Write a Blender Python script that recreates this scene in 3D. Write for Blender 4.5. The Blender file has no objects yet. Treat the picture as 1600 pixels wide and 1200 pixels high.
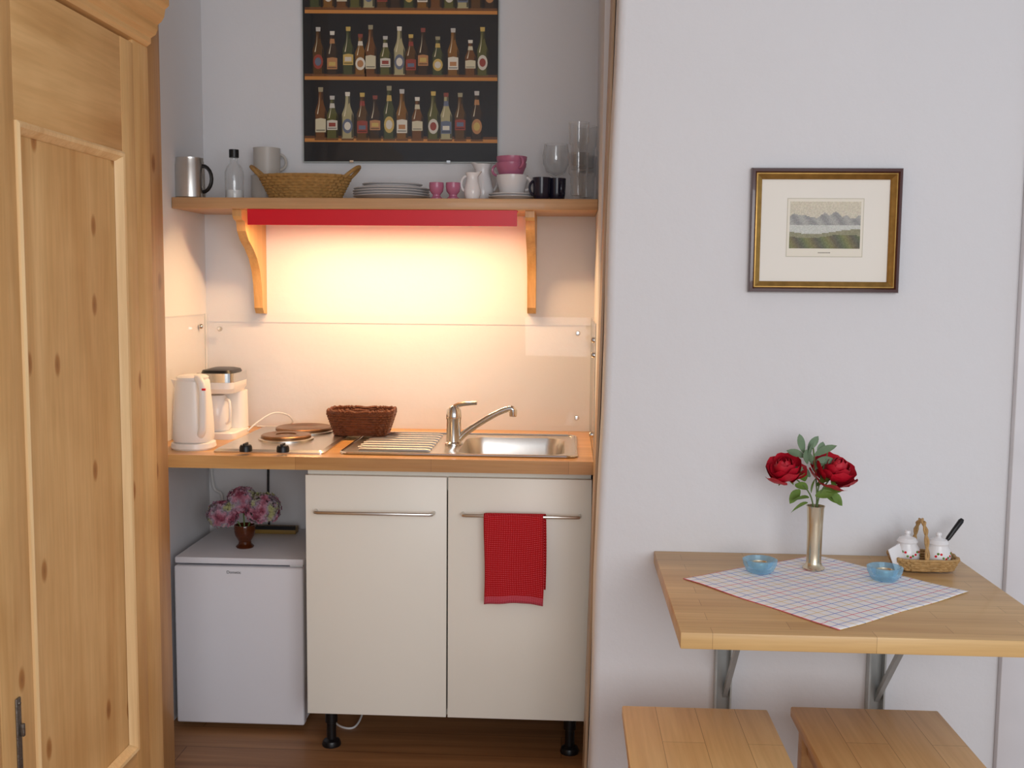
import bpy, bmesh, math, random
from mathutils import Vector, Matrix, Euler
random.seed(7)
S = bpy.context.scene; C = S.collection
S.view_settings.view_transform = 'Standard'
PI = math.pi; R = math.radians
# ------------------------------------------------------------------ camera
F = 1650.0; H = 1.36
ROT = Matrix.Rotation(R(2.95), 3, 'Z') @ Matrix.Rotation(R(90-5.37), 3, 'X') @ Matrix.Rotation(R(0.5), 3, 'Z')
O = Vector((0, 0, H))
cd = bpy.data.cameras.new('camera'); cam = bpy.data.objects.new('camera', cd); C.objects.link(cam)
cam.matrix_world = Matrix.Translation(O) @ ROT.to_4x4()
cd.sensor_width = 36; cd.lens = 36*F/1600; cd.clip_start = 0.05
S.camera = cam
def ray(px, py): return ROT @ Vector(((px-800)/F, -(py-600)/F, -1))
def P(px, py, Y): d = ray(px, py); return O + d*(Y/d.y)        # point on a wall plane y=Y
def Z(px, py, z): d = ray(px, py); return O + d*((z-H)/d.z)     # point on a level plane
def PX(px, py, X): d = ray(px, py); return O + d*(X/d.x)        # point on plane x=X
# ------------------------------------------------------------------ materials
def lin(c):
    return tuple(((v/255)/12.92 if v/255 <= .04045 else ((v/255+.055)/1.055)**2.4) for v in c) + (1,)
def nm(name):
    m = bpy.data.materials.new(name); m.use_nodes = True
    return m, m.node_tree, m.node_tree.nodes['Principled BSDF']
def N(nt, t, **k):
    n = nt.nodes.new(t)
    for a, b in k.items(): setattr(n, a, b)
    return n
def mixc(nt, a, b, fac, mode='MIX'):
    n = N(nt, 'ShaderNodeMix', data_type='RGBA', blend_type=mode)
    for i, v in ((0, fac), (6, a), (7, b)):
        if hasattr(v, 'is_output'): nt.links.new(v, n.inputs[i])
        else: n.inputs[i].default_value = v
    return n.outputs[2]
def plain(name, col, rough=.5, metal=0, trans=0, var=.06, vs=12, bump=0, bs=150, emis=0, coat=0, sub=0, ior=1.45):
    m, nt, b = nm(name)
    tc = N(nt, 'ShaderNodeTexCoord'); nz = N(nt, 'ShaderNodeTexNoise'); nz.inputs['Scale'].default_value = vs
    nt.links.new(tc.outputs['Object'], nz.inputs['Vector'])
    c = lin(col); dk = tuple(v*(1-var*2) for v in c[:3])+(1,)
    o = mixc(nt, c, dk, nz.outputs['Fac'])
    nt.links.new(o, b.inputs['Base Color'])
    b.inputs['Roughness'].default_value = rough; b.inputs['Metallic'].default_value = metal
    b.inputs['Transmission Weight'].default_value = trans; b.inputs['IOR'].default_value = ior
    b.inputs['Coat Weight'].default_value = coat
    if emis: nt.links.new(o, b.inputs['Emission Color']); b.inputs['Emission Strength'].default_value = emis
    if bump:
        n2 = N(nt, 'ShaderNodeTexNoise'); n2.inputs['Scale'].default_value = bs; n2.inputs['Detail'].default_value = 3
        nt.links.new(tc.outputs['Object'], n2.inputs['Vector'])
        bp = N(nt, 'ShaderNodeBump'); bp.inputs['Strength'].default_value = bump; bp.inputs['Distance'].default_value = .01
        nt.links.new(n2.outputs['Fac'], bp.inputs['Height']); nt.links.new(bp.outputs['Normal'], b.inputs['Normal'])
    return m
def wood(name, c1, c2, along, across, staves=None, knots=0, rough=.45, dens=22, coat=0.1, bands=0.0):
    m, nt, b = nm(name); L = nt.links.new
    tc = N(nt, 'ShaderNodeTexCoord'); sp = N(nt, 'ShaderNodeSeparateXYZ'); L(tc.outputs['Object'], sp.inputs[0])
    third = [a for a in 'XYZ' if a not in (along, across)][0]
    cb = N(nt, 'ShaderNodeCombineXYZ'); L(sp.outputs[along], cb.inputs[0]); L(sp.outputs[across], cb.inputs[1]); L(sp.outputs[third], cb.inputs[2])
    mp = N(nt, 'ShaderNodeMapping'); L(cb.outputs[0], mp.inputs['Vector']); mp.inputs['Scale'].default_value = (1.3, dens, dens)
    n1 = N(nt, 'ShaderNodeTexNoise'); n1.inputs['Scale'].default_value = 1; n1.inputs['Detail'].default_value = 5; n1.inputs['Distortion'].default_value = .6
    L(mp.outputs[0], n1.inputs['Vector'])
    rp = N(nt, 'ShaderNodeValToRGB'); rp.color_ramp.elements[0].position = .3; rp.color_ramp.elements[1].position = .7
    rp.color_ramp.elements[0].color = lin(c2); rp.color_ramp.elements[1].color = lin(c1)
    L(n1.outputs['Fac'], rp.inputs[0]); col = rp.outputs[0]
    mp2 = N(nt, 'ShaderNodeMapping'); L(cb.outputs[0], mp2.inputs['Vector']); mp2.inputs['Scale'].default_value = (6, dens*8, dens*8)
    n2 = N(nt, 'ShaderNodeTexNoise'); n2.inputs['Scale'].default_value = 1; L(mp2.outputs[0], n2.inputs['Vector'])
    r2 = N(nt, 'ShaderNodeValToRGB'); r2.color_ramp.elements[0].color = (.86, .83, .78, 1); r2.color_ramp.elements[0].position = .35; r2.color_ramp.elements[1].position = .6
    L(n2.outputs['Fac'], r2.inputs[0]); col = mixc(nt, col, r2.outputs[0], .5, 'MULTIPLY')
    if staves:
        bt = N(nt, 'ShaderNodeTexBrick'); L(cb.outputs[0], bt.inputs['Vector'])
        bt.inputs['Scale'].default_value = 1; bt.inputs['Brick Width'].default_value = staves[0]; bt.inputs['Row Height'].default_value = staves[1]
        bt.inputs['Mortar Size'].default_value = staves[3] if len(staves) > 3 else 0.0004; bt.inputs['Mortar'].default_value = (.45, .38, .3, 1)
        v = staves[2]; bt.inputs['Color1'].default_value = (1, 1, 1, 1); bt.inputs['Color2'].default_value = (v, v*.95, v*.9, 1)
        col = mixc(nt, col, bt.outputs['Color'], 1, 'MULTIPLY')
    if knots:
        mk = N(nt, 'ShaderNodeMapping'); L(cb.outputs[0], mk.inputs['Vector']); mk.inputs['Scale'].default_value = (3.2*knots, 6.4*knots, 1); mk.inputs['Location'].default_value = (.37, .2, 0)
        vo = N(nt, 'ShaderNodeTexVoronoi', voronoi_dimensions='2D'); vo.inputs['Scale'].default_value = 1; L(mk.outputs[0], vo.inputs['Vector'])
        rk = N(nt, 'ShaderNodeValToRGB'); e = rk.color_ramp.elements
        e[0].position = 0; e[0].color = (.42, .26, .14, 1); e[1].position = .085*knots; e[1].color = (1, 1, 1, 1)
        k = e.new(.05*knots); k.color = (.62, .44, .27, 1)
        L(vo.outputs['Distance'], rk.inputs[0]); col = mixc(nt, col, rk.outputs[0], .9, 'MULTIPLY')
        n4 = N(nt, 'ShaderNodeTexNoise'); n4.inputs['Scale'].default_value = 3.5; n4.inputs['Detail'].default_value = 4; L(cb.outputs[0], n4.inputs['Vector'])
        r4 = N(nt, 'ShaderNodeValToRGB'); r4.color_ramp.elements[0].position = .35; r4.color_ramp.elements[0].color = (.84, .78, .7, 1); r4.color_ramp.elements[1].position = .6
        L(n4.outputs['Fac'], r4.inputs[0]); col = mixc(nt, col, r4.outputs[0], .7, 'MULTIPLY')
    L(col, b.inputs['Base Color']); b.inputs['Roughness'].default_value = rough; b.inputs['Coat Weight'].default_value = coat
    bp = N(nt, 'ShaderNodeBump'); bp.inputs['Strength'].default_value = .15; bp.inputs['Distance'].default_value = .002
    L(n2.outputs['Fac'], bp.inputs['Height']); L(bp.outputs['Normal'], b.inputs['Normal'])
    return m
def vcol(name, rough=.5):
    m, nt, b = nm(name); a = N(nt, 'ShaderNodeVertexColor', layer_name='Col'); tc = N(nt, 'ShaderNodeTexCoord')
    nz = N(nt, 'ShaderNodeTexNoise'); nz.inputs['Scale'].default_value = 180; nt.links.new(tc.outputs['Object'], nz.inputs['Vector'])
    o = mixc(nt, a.outputs['Color'], nz.outputs['Color'], .06, 'OVERLAY')
    nt.links.new(o, b.inputs['Base Color']); b.inputs['Roughness'].default_value = rough
    return m
def sheetglass(name, tint=(1, 1, 1, 1), f0=.02, haze=0.0, hazecol=(.86, .9, .95, 1), hz0=.03):
    m, nt, b = nm(name); nt.nodes.remove(b); out = nt.nodes['Material Output']; L = nt.links.new
    t = N(nt, 'ShaderNodeBsdfTransparent'); t.inputs[0].default_value = tint
    g = N(nt, 'ShaderNodeBsdfGlossy'); g.inputs['Roughness'].default_value = .02
    tc = N(nt, 'ShaderNodeTexCoord'); nz = N(nt, 'ShaderNodeTexNoise'); nz.inputs['Scale'].default_value = 3; L(tc.outputs['Object'], nz.inputs['Vector'])
    bp = N(nt, 'ShaderNodeBump'); bp.inputs['Strength'].default_value = .03; L(nz.outputs['Fac'], bp.inputs['Height']); L(bp.outputs['Normal'], g.inputs['Normal'])
    lw = N(nt, 'ShaderNodeLayerWeight'); lw.inputs[0].default_value = .5
    pw = N(nt, 'ShaderNodeMath', operation='POWER'); L(lw.outputs['Facing'], pw.inputs[0]); pw.inputs[1].default_value = 5
    ma = N(nt, 'ShaderNodeMath', operation='MULTIPLY_ADD'); L(pw.outputs[0], ma.inputs[0]); ma.inputs[1].default_value = .55; ma.inputs[2].default_value = f0
    mx = N(nt, 'ShaderNodeMixShader'); base = t.outputs[0]
    if haze:
        p2 = N(nt, 'ShaderNodeMath', operation='POWER'); L(lw.outputs['Facing'], p2.inputs[0]); p2.inputs[1].default_value = 2.5
        m3 = N(nt, 'ShaderNodeMath', operation='MULTIPLY_ADD'); L(p2.outputs[0], m3.inputs[0]); m3.inputs[1].default_value = haze; m3.inputs[2].default_value = hz0
        df = N(nt, 'ShaderNodeBsdfDiffuse'); df.inputs[0].default_value = hazecol
        m2 = N(nt, 'ShaderNodeMixShader'); L(m3.outputs[0], m2.inputs[0]); L(t.outputs[0], m2.inputs[1]); L(df.outputs[0], m2.inputs[2]); base = m2.outputs[0]
    L(ma.outputs[0], mx.inputs[0]); L(base, mx.inputs[1]); L(g.outputs[0], mx.inputs[2]); L(mx.outputs[0], out.inputs[0])
    return m
def checks(name, base, cols, nu, w, rough=.8, gap=(1, 1, 1, 1)):
    m, nt, b = nm(name); L = nt.links.new
    uv = N(nt, 'ShaderNodeTexCoord'); sp = N(nt, 'ShaderNodeSeparateXYZ'); L(uv.outputs['UV'], sp.inputs[0]); outs = []
    for ax in ('X', 'Y'):
        mu = N(nt, 'ShaderNodeMath', operation='MULTIPLY'); L(sp.outputs[ax], mu.inputs[0]); mu.inputs[1].default_value = nu/len(cols)
        fr = N(nt, 'ShaderNodeMath', operation='FRACT'); L(mu.outputs[0], fr.inputs[0])
        rp = N(nt, 'ShaderNodeValToRGB'); rp.color_ramp.interpolation = 'CONSTANT'; e = rp.color_ramp.elements
        n = len(cols); e[0].position = 0; e[0].color = lin(cols[0]); e[1].position = w/n; e[1].color = gap
        for i in range(1, n):
            a = e.new(i/n); a.color = lin(cols[i]); a = e.new((i+w)/n); a.color = gap
        L(fr.outputs[0], rp.inputs[0]); outs.append(rp.outputs[0])
    c = mixc(nt, outs[0], outs[1], 1, 'MULTIPLY'); c = mixc(nt, c, lin(base), 1, 'MULTIPLY')
    L(c, b.inputs['Base Color']); b.inputs['Roughness'].default_value = rough
    return m
M = {}
def wallmat(name, col, bump=.25):
    m, nt, b = nm(name); L = nt.links.new
    tc = N(nt, 'ShaderNodeTexCoord'); n1 = N(nt, 'ShaderNodeTexNoise'); n1.inputs['Scale'].default_value = 2.2; n1.inputs['Detail'].default_value = 3
    L(tc.outputs['Object'], n1.inputs['Vector']); c = lin(col)
    L(mixc(nt, c, tuple(v*.94 for v in c[:3])+(1,), n1.outputs['Fac']), b.inputs['Base Color']); b.inputs['Roughness'].default_value = .9
    n2 = N(nt, 'ShaderNodeTexNoise'); n2.inputs['Scale'].default_value = 9; n2.inputs['Detail'].default_value = 8; n2.inputs['Roughness'].default_value = .6
    L(tc.outputs['Object'], n2.inputs['Vector']); bp = N(nt, 'ShaderNodeBump'); bp.inputs['Strength'].default_value = bump; bp.inputs['Distance'].default_value = .02
    L(n2.outputs['Fac'], bp.inputs['Height']); L(bp.outputs['Normal'], b.inputs['Normal'])
    return m
M['wall'] = wallmat('wall_plaster', (226, 227, 230), .18); M['niche'] = wallmat('niche_plaster', (226, 226, 228), .12)
M['white_trim'] = plain('white_trim_paint', (228, 228, 232), .5)
M['floor'] = wood('floor_boards', (172, 124, 80), (138, 94, 56), 'X', 'Y', (2.2, .14, .88, .0015), rough=.5)
M['pine'] = wood('wardrobe_pine', (238, 198, 138), (214, 166, 104), 'Z', 'Y', knots=.85, dens=13, rough=.6, coat=0)
M['pine_h'] = wood('wardrobe_pine_cross', (234, 192, 132), (210, 162, 100), 'Y', 'Z', knots=.6, dens=13, rough=.6, coat=0)
M['pine_l'] = wood('wardrobe_moulding', (246, 212, 158), (228, 184, 126), 'Z', 'Y', dens=20, rough=.5, coat=0)
M['post'] = wood('post_wood', (212, 166, 110), (170, 124, 76), 'Z', 'Y', dens=18, knots=1.0)
M['jamb'] = wood('jamb_wood', (200, 172, 140), (176, 146, 114), 'Z', 'Y', dens=18)
M['shelf'] = wood('shelf_wood', (208, 166, 120), (178, 136, 94), 'X', 'Y', dens=20)
M['bracket'] = wood('bracket_wood', (216, 172, 112), (190, 144, 86), 'Z', 'Y', dens=20)
M['worktop'] = wood('worktop_wood', (220, 172, 110), (194, 142, 84), 'X', 'Y', (.38, .042, .84), dens=18, rough=.35, coat=.2)
M['table'] = wood('table_wood', (226, 188, 128), (202, 160, 104), 'X', 'Y', (.3, .045, .88), dens=18, rough=.42)
M['stool'] = wood('stool_wood', (236, 200, 142), (216, 174, 118), 'Y', 'X', (3, .085, .92, .0006), dens=16)
M['stool2'] = wood('stool_wood_honey', (232, 192, 134), (208, 162, 108), 'Y', 'X', (3, .085, .92, .0006), dens=16)
M['cream'] = plain('cream_laminate', (243, 241, 230), .35, var=.01)
M['fridge'] = plain('fridge_white', (230, 230, 236), .4, var=.01)
M['fridge_d'] = plain('fridge_seal', (150, 152, 165), .6)
M['steel'] = plain('brushed_steel', (214, 210, 204), .28, 1, var=.05, vs=60)
M['chrome'] = plain('chrome', (222, 220, 216), .12, 1)
M['darksteel'] = plain('brown_cast_plate', (132, 94, 62), .3, .6, var=.15, vs=50)
M['black'] = plain('black_plastic', (18, 18, 20), .35)
M['iron'] = plain('old_iron', (128, 120, 112), .5, .8, var=.2, vs=60, bump=.3)
M['white'] = plain('white_plastic', (236, 232, 228), .3, var=.01)
M['china'] = plain('white_china', (232, 230, 230), .18, var=.01)
M['mug'] = plain('stoneware_grey', (196, 190, 182), .4)
M['pink'] = plain('pink_china', (186, 112, 142), .25)
M['darkmug'] = plain('dark_blue_china', (34, 32, 48), .2)
M['red'] = plain('red_lacquer', (218, 18, 40), .35, var=.03)
M['glass'] = sheetglass('clear_glass', (.98, .985, .985, 1), .05, .55, (.92, .94, .97, 1))
M['blueglass'] = sheetglass('blue_glass', (.72, .9, 1, 1), .06, .55, (.42, .72, .92, 1), .22)
M['brownglass'] = plain('brown_glass', (110, 52, 20), .08, 0, .45, var=.1)
M['pane'] = sheetglass('sheet_glass', (1, 1, 1, 1), .012); M['edge'] = plain('glass_edge', (178, 186, 184), .3)
M['wicker'] = plain('straw_wicker', (196, 150, 86), .6, var=.28, vs=70, bump=.4)
M['wicker_d'] = plain('brown_wicker', (124, 66, 36), .45, var=.3, vs=60, bump=.4)
M['wicker_t'] = plain('tan_wicker', (206, 164, 106), .6, var=.25, vs=80, bump=.4)
M['petal'] = plain('rose_petal', (216, 18, 48), .55, var=.3, vs=50)
M['leaf'] = plain('sage_leaf', (124, 150, 118), .6, var=.2, vs=40); M['leaf2'] = plain('rose_leaf', (116, 148, 62), .55, var=.25, vs=40)
M['stem'] = plain('stem_green', (96, 116, 66), .6)
M['silver'] = plain('silver_brass_metal', (228, 214, 186), .26, .9, var=.1, vs=20)
M['galv'] = plain('galvanised_bracket', (186, 192, 192), .4, .4, var=.08, vs=40)
M['gold'] = plain('gold_leaf', (190, 150, 82), .35, .8, var=.25, vs=60)
M['mahog'] = plain('mahogany_frame', (74, 32, 24), .25, var=.15, coat=.5)
M['mat'] = plain('cream_mount', (240, 236, 226), .8, var=.02)
M['print'] = vcol('print_colours', .6)
M['tube'] = plain('lamp_tube', (255, 214, 150), .4, emis=4)
M['cable'] = plain('white_cable', (220, 220, 220), .4); M['cable_b'] = plain('black_cable', (20, 20, 22), .4)
M['foil'] = plain('yellow_card_box', (150, 118, 56), .45, var=.15)
M['cloth'] = checks('checked_cloth', (248, 246, 246), [(232, 112, 132), (128, 156, 226), (236, 210, 140), (128, 150, 220)], 18, .085)
M['towel'] = checks('red_check_towel', (255, 168, 184), [(206, 14, 46)], 34, .80, .95)
M['stripe'] = checks('pale_stripe_hem', (236, 130, 150), [(200, 60, 80)], 60, .5, .95)
M['salt'] = plain('white_powder', (240, 240, 238), .9)
def hyd():
    m, nt, b = nm('dried_hydrangea_petals'); tc = N(nt, 'ShaderNodeTexCoord'); nz = N(nt, 'ShaderNodeTexNoise'); nz.inputs['Scale'].default_value = 18
    nt.links.new(tc.outputs['Object'], nz.inputs['Vector']); rp = N(nt, 'ShaderNodeValToRGB'); e = rp.color_ramp.elements
    e[0].position = .38; e[0].color = lin((132, 58, 78)); e[1].position = .62; e[1].color = lin((160, 160, 112)); k = e.new(.46); k.color = lin((176, 122, 140)); k = e.new(.54); k.color = lin((146, 134, 148))
    nt.links.new(nz.outputs['Fac'], rp.inputs[0]); nt.links.new(rp.outputs[0], b.inputs['Base Color']); b.inputs['Roughness'].default_value = .8
    return m
M['hyd'] = hyd()
# ------------------------------------------------------------------ geometry helpers
def box(bm, x0, x1, y0, y1, z0, z1, bev=0, seg=2, T=None):
    v = [bm.verts.new((x, y, z)) for x in (x0, x1) for y in (y0, y1) for z in (z0, z1)]
    f = [bm.faces.new([v[i] for i in q]) for q in ((0, 1, 3, 2), (4, 6, 7, 5), (0, 4, 5, 1), (2, 3, 7, 6), (0, 2, 6, 4), (1, 5, 7, 3))]
    if T is not None: bmesh.ops.transform(bm, matrix=T, verts=v)
    if bev:
        es = list({e for q in f for e in q.edges}); bmesh.ops.bevel(bm, geom=es, offset=bev, segments=seg, profile=.5, affect='EDGES')
def loft(bm, loops, cap0=True, cap1=True, close=True, wrap=False):
    L = [[bm.verts.new(p) for p in lp] for lp in loops]; n = len(L[0]); m = len(L)
    for k in range(m if wrap else m-1):
        a, b = L[k], L[(k+1) % m]
        for i in range(n if close else n-1):
            j = (i+1) % n; bm.faces.new((a[i], a[j], b[j], b[i]))
    if cap0 and not wrap: bm.faces.new(list(reversed(L[0])))
    if cap1 and not wrap: bm.faces.new(L[-1])
def lathe(bm, prof, c=(0, 0, 0), seg=32, sx=1, sy=1, T=None):
    c = Vector(c); rows = []; new = []
    for r, z in prof:
        if r < 1e-6: row = [bm.verts.new(c+Vector((0, 0, z)))]
        else: row = [bm.verts.new(c+Vector((sx*r*math.cos(2*PI*i/seg), sy*r*math.sin(2*PI*i/seg), z))) for i in range(seg)]
        rows.append(row); new += row
    for a, b in zip(rows, rows[1:]):
        for i in range(seg):
            j = (i+1) % seg
            if len(a) == 1 and len(b) == 1: break
            if len(a) == 1: bm.faces.new((a[0], b[j], b[i]))
            elif len(b) == 1: bm.faces.new((a[i], a[j], b[0]))
            else: bm.faces.new((a[i], a[j], b[j], b[i]))
    if T is not None: bmesh.ops.transform(bm, matrix=T, verts=new)
def tube(bm, pts, r, seg=8, closed=False):
    pts = [Vector(p) for p in pts]; n = len(pts); loops = []; prev = None
    for i, p in enumerate(pts):
        if closed: t = pts[(i+1) % n]-pts[i-1]
        else: t = pts[min(i+1, n-1)]-pts[max(i-1, 0)]
        t.normalize()
        if prev is None: u = t.cross(Vector((0, 0, 1))); u = u if u.length > .1 else t.cross(Vector((1, 0, 0)))
        else: u = prev - t*prev.dot(t)
        u.normalize(); prev = u; w = t.cross(u); rr = r[i] if isinstance(r, (list, tuple)) else r
        loops.append([p+(u*math.cos(2*PI*k/seg)+w*math.sin(2*PI*k/seg))*rr for k in range(seg)])
    loft(bm, loops, wrap=closed)
def rrect(cx, cy, hx, hy, r, z, n=5):
    out = []
    for sx, sy, a0 in ((1, 1, 0), (-1, 1, 90), (-1, -1, 180), (1, -1, 270)):
        for k in range(n+1):
            a = R(a0+90*k/n); out.append(Vector((cx+sx*(hx-r)+r*math.cos(a), cy+sy*(hy-r)+r*math.sin(a), z)))
    return out
def prism(bm, pts, axis, a, b):
    def mk(p, q): return {'X': Vector((q, p[0], p[1])), 'Y': Vector((p[0], q, p[1])), 'Z': Vector((p[0], p[1], q))}[axis]
    loft(bm, [[mk(p, a) for p in pts], [mk(p, b) for p in pts]])
def bez(pts, n=10):
    out = []
    P_ = [Vector(p) for p in pts]; Q = [P_[0]]+P_+[P_[-1]]
    for i in range(1, len(Q)-2):
        for k in range(n):
            t = k/n; a, b, c, d = Q[i-1], Q[i], Q[i+1], Q[i+2]
            out.append(.5*((2*b)+(c-a)*t+(2*a-5*b+4*c-d)*t*t+(3*b-a-3*c+d)*t**3))
    out.append(P_[-1]); return out
BM = bmesh.new
def mesh(name, bm, mats, off=None, sharp=35):
    bmesh.ops.recalc_face_normals(bm, faces=bm.faces[:])
    me = bpy.data.meshes.new(name); bm.to_mesh(me); bm.free()
    if off is not None: me.transform(Matrix.Translation(-Vector(off)))
    for m in (mats if isinstance(mats, (list, tuple)) else [mats]): me.materials.append(M[m])
    me.polygons.foreach_set('use_smooth', [True]*len(me.polygons)); me.set_sharp_from_angle(angle=R(sharp)); me.update()
    return me
OFF = {}
def thing(name, label, cat, loc, group=None, rotz=0, local=False):
    o = bpy.data.objects.new(name, None); C.objects.link(o); o.location = loc; o.rotation_euler = (0, 0, rotz); o.empty_display_size = .05
    o['label'] = label; o['category'] = cat
    if group: o['group'] = group
    OFF[o.name] = Vector((0, 0, 0)) if local else Vector(loc)
    return o
def part(name, bm, mat, parent, label=None, sharp=35):
    me = mesh(name, bm, mat, OFF[parent.name], sharp); o = bpy.data.objects.new(name, me); C.objects.link(o); o.parent = parent; OFF[o.name] = OFF[parent.name]
    if label: o['label'] = label
    return o
def single(name, bm, mat, label, cat, loc, group=None, local=False, sharp=35):
    me = mesh(name, bm, mat, None if local else loc, sharp); o = bpy.data.objects.new(name, me); C.objects.link(o); o.location = loc
    o['label'] = label; o['category'] = cat
    if group: o['group'] = group
    return o
def struct(name, bm, mat, sharp=35):
    o = bpy.data.objects.new(name, mesh(name, bm, mat, None, sharp)); C.objects.link(o); o['kind'] = 'structure'; return o
def dup(src, loc, label, rotz=None, group=None, dz=None):
    r = src.copy(); C.objects.link(r); r.location = loc; r['label'] = label
    if rotz is not None: r.rotation_euler = (0, 0, rotz)
    if group: r['group'] = group
    for ch in list(src.children):
        c = ch.copy(); C.objects.link(c); c.parent = r
        for g in list(ch.children):
            d = g.copy(); C.objects.link(d); d.parent = c
    return r
# ------------------------------------------------------------------ room shell
YW = 2.53; YB = 3.48; WL = -1.205; WR = .088; CZ = 2.5
b = BM(); box(b, -2.2, 3, -1.6, 3.7, -.05, 0); struct('floor', b, 'floor')
b = BM(); box(b, -2.2, 3, -.4, 3.7, CZ, CZ+.05); struct('ceiling', b, 'wall')
b = BM(); box(b, WL-.1, WR, YB, YB+.1, 0, CZ); struct('wall_back', b, 'niche')
b = BM(); box(b, WL-.1, WL, YW+.07, YB, 0, CZ); struct('wall_niche_left', b, 'niche')
b = BM(); box(b, -2.0, -1.03, YW, YW+.07, 0, CZ); struct('wall_left_front', b, 'wall')
b = BM(); box(b, -2.1, -2.0, -.4, YW+.07, 0, CZ); struct('wall_left', b, 'wall')
def xb(z): return .066+.052*z/2.5
b = BM(); loops = []
for i in range(13):
    z = CZ*i/12; x = xb(z)+.0025*math.sin(z*7)
    loops.append([(WR, 3.58, z), (WR, 2.862, z), (x, 2.86, z), (x, 2.55, z)]+[(x+.02*(1-math.cos(a)), 2.55-.02*math.sin(a), z) for a in (R(30), R(60), R(90))]+[(2.9, YW, z), (2.9, 3.58, z)])
loft(b, loops); struct('wall_right', b, 'wall')
b = BM(); loft(b, [[(xb(z)-.007, 2.68, z), (xb(z)-.0002, 2.68, z), (xb(z)-.0002, 2.86, z), (xb(z)-.007, 2.86, z)] for z in (0, CZ)]); struct('trim_1', b, 'jamb')
xt = P(1592, 420, YW).x
b = BM(); box(b, xt, xt+.1, YW-.022, YW, 0, CZ, .004); box(b, xt+.1, xt+.9, YW-.012, YW, 0, CZ); struct('trim_2', b, 'white_trim')
xp = P(262, 620, YW+.07).x
b = BM(); box(b, xp-.05, xp, 2.462, YW+.07, 0, CZ, .006); struct('trim_3', b, 'post')
# ------------------------------------------------------------------ wardrobe
XF = P(240, 600, 2.44).x
wr = thing('wardrobe', 'old knotty pine wardrobe with cornice at the left', 'wardrobe', (XF-.3, 1.75, 0))
b = BM(); box(b, XF-.58, XF-.022, 1.06, 2.45, .1, 1.95, .004); box(b, XF-.59, XF-.008, 1.05, 2.455, 0, .12, .006); part('body', b, 'pine', wr)
for ya, yb_ in ((2.372, 2.46), (1.06, 1.1)):
    b = BM(); box(b, XF-.0218, XF-.003, ya, yb_, .12, 1.9, .004); part('corner_post', b, 'pine', wr)
b = BM()
prof = [(-.02, 1.895), (.0, 1.9), (.006, 1.908), (.006, 1.92), (.016, 1.928), (.021, 1.94), (.021, 1.95), (.03, 1.957), (.037, 1.968), (.04, 1.985), (.049, 1.993), (.049, 2.02), (.056, 2.03), (.058, 2.065), (-.02, 2.065)]
yy0, yy1, xx0 = 1.06, 2.45, XF-.58
loft(b, [[(XF+o, yy0-max(o, 0), z) for o, z in prof], [(XF+o, yy1+min(max(o, 0), .01), z) for o, z in prof]])
box(b, xx0, XF-.01, yy0, yy1+.005, 1.951, 2.06); part('cornice', b, 'pine_h', wr, sharp=20)
zt = PX(190, 237, XF).z; zb = PX(222, 1165, XF).z; yl = PX(22, 178, XF).y; yr = PX(192, 237, XF).y
def wdoor(y0, y1, pa, pb, lock):
    d = BM()
    box(d, XF-.0215, XF, y0, pa, .13, 1.89, .003); box(d, XF-.0215, XF, pb, y1, .13, 1.89, .003)
    dr = part('door', d, 'pine', wr)
    for za, zc in ((zt, 1.889), (.131, zb)):
        d = BM(); box(d, XF-.0214, XF-.0005, pa+.0005, pb-.0005, za, zc, .002); part('rail', d, 'pine_h', dr)
    d = BM(); box(d, XF-.0215, XF-.012, pa, pb, zb, zt); part('panel', d, 'pine', dr)
    d = BM()
    def loop(i, x): return [(XF+x, pa+i, zb+i), (XF+x, pb-i, zb+i), (XF+x, pb-i, zt-i), (XF+x, pa+i, zt-i)]
    loft(d, [loop(*q) for q in ((0, -.011), (0, .004), (.005, .007), (.011, .005), (.016, -.002), (.02, -.006), (.022, -.011))], wrap=True)
    part('moulding', d, 'pine_l', dr)
    if lock:
        p = PX(29, 1140, XF); d = BM(); box(d, XF, XF+.004, p.y-.010, p.y+.006, p.z-.1, p.z+.06, .002)
        box(d, XF+.004, XF+.012, p.y-.004, p.y+.003, p.z-.012, p.z+.012, .002)
        for s in (-.08, .05): lathe(d, [(0, 0), (.004, 0), (.003, .003), (0, .004)], T=Matrix.Translation((XF+.0035, p.y-.002, p.z+s)) @ Matrix.Rotation(PI/2, 4, 'Y'), seg=10)
        part('lock_plate', d, 'iron', dr)
wdoor(1.73, 2.368, yl, yr, True)
wdoor(1.1, 1.727, 1.1+(2.368-yr), 1.727-(yl-1.73), False)
# ------------------------------------------------------------------ worktop, base unit, fridge
WT = .878; WB = .842; YF = 2.87
hx0, hx1, hy0, hy1 = -.322, .008, 2.955, 3.325
b = BM()
for x0, x1, y0, y1 in ((WL, hx0, YF, YB), (hx1, .086, YF, YB), (hx0, hx1, YF, hy0), (hx0, hx1, hy1, YB)): box(b, x0, x1, y0, y1, WB, WT)
single('worktop', b, 'worktop', 'solid wood kitchen worktop with glued staves spanning the niche', 'worktop', (-.56, 3.17, WB))
cx0 = P(477, 742, 2.9).x; cxm = P(698.5, 930, 2.9).x; cx1 = P(925, 750, 2.9).x
dz0, dz1 = P(700, 1121, 2.9).z, P(700, 746, 2.9).z
cab = thing('base_cabinet', 'cream two-door kitchen base unit under the sink', 'cabinet', ((cx0+cx1)/2, 3.18, 0))
b = BM()
box(b, cx0+.002, cx0+.018, 2.922, 3.46, dz0, WB); box(b, cx1-.018, cx1-.002, 2.922, 3.46, dz0, WB); box(b, cx0+.018, cx1-.018, 2.922, 3.46, dz0, dz0+.016)
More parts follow.
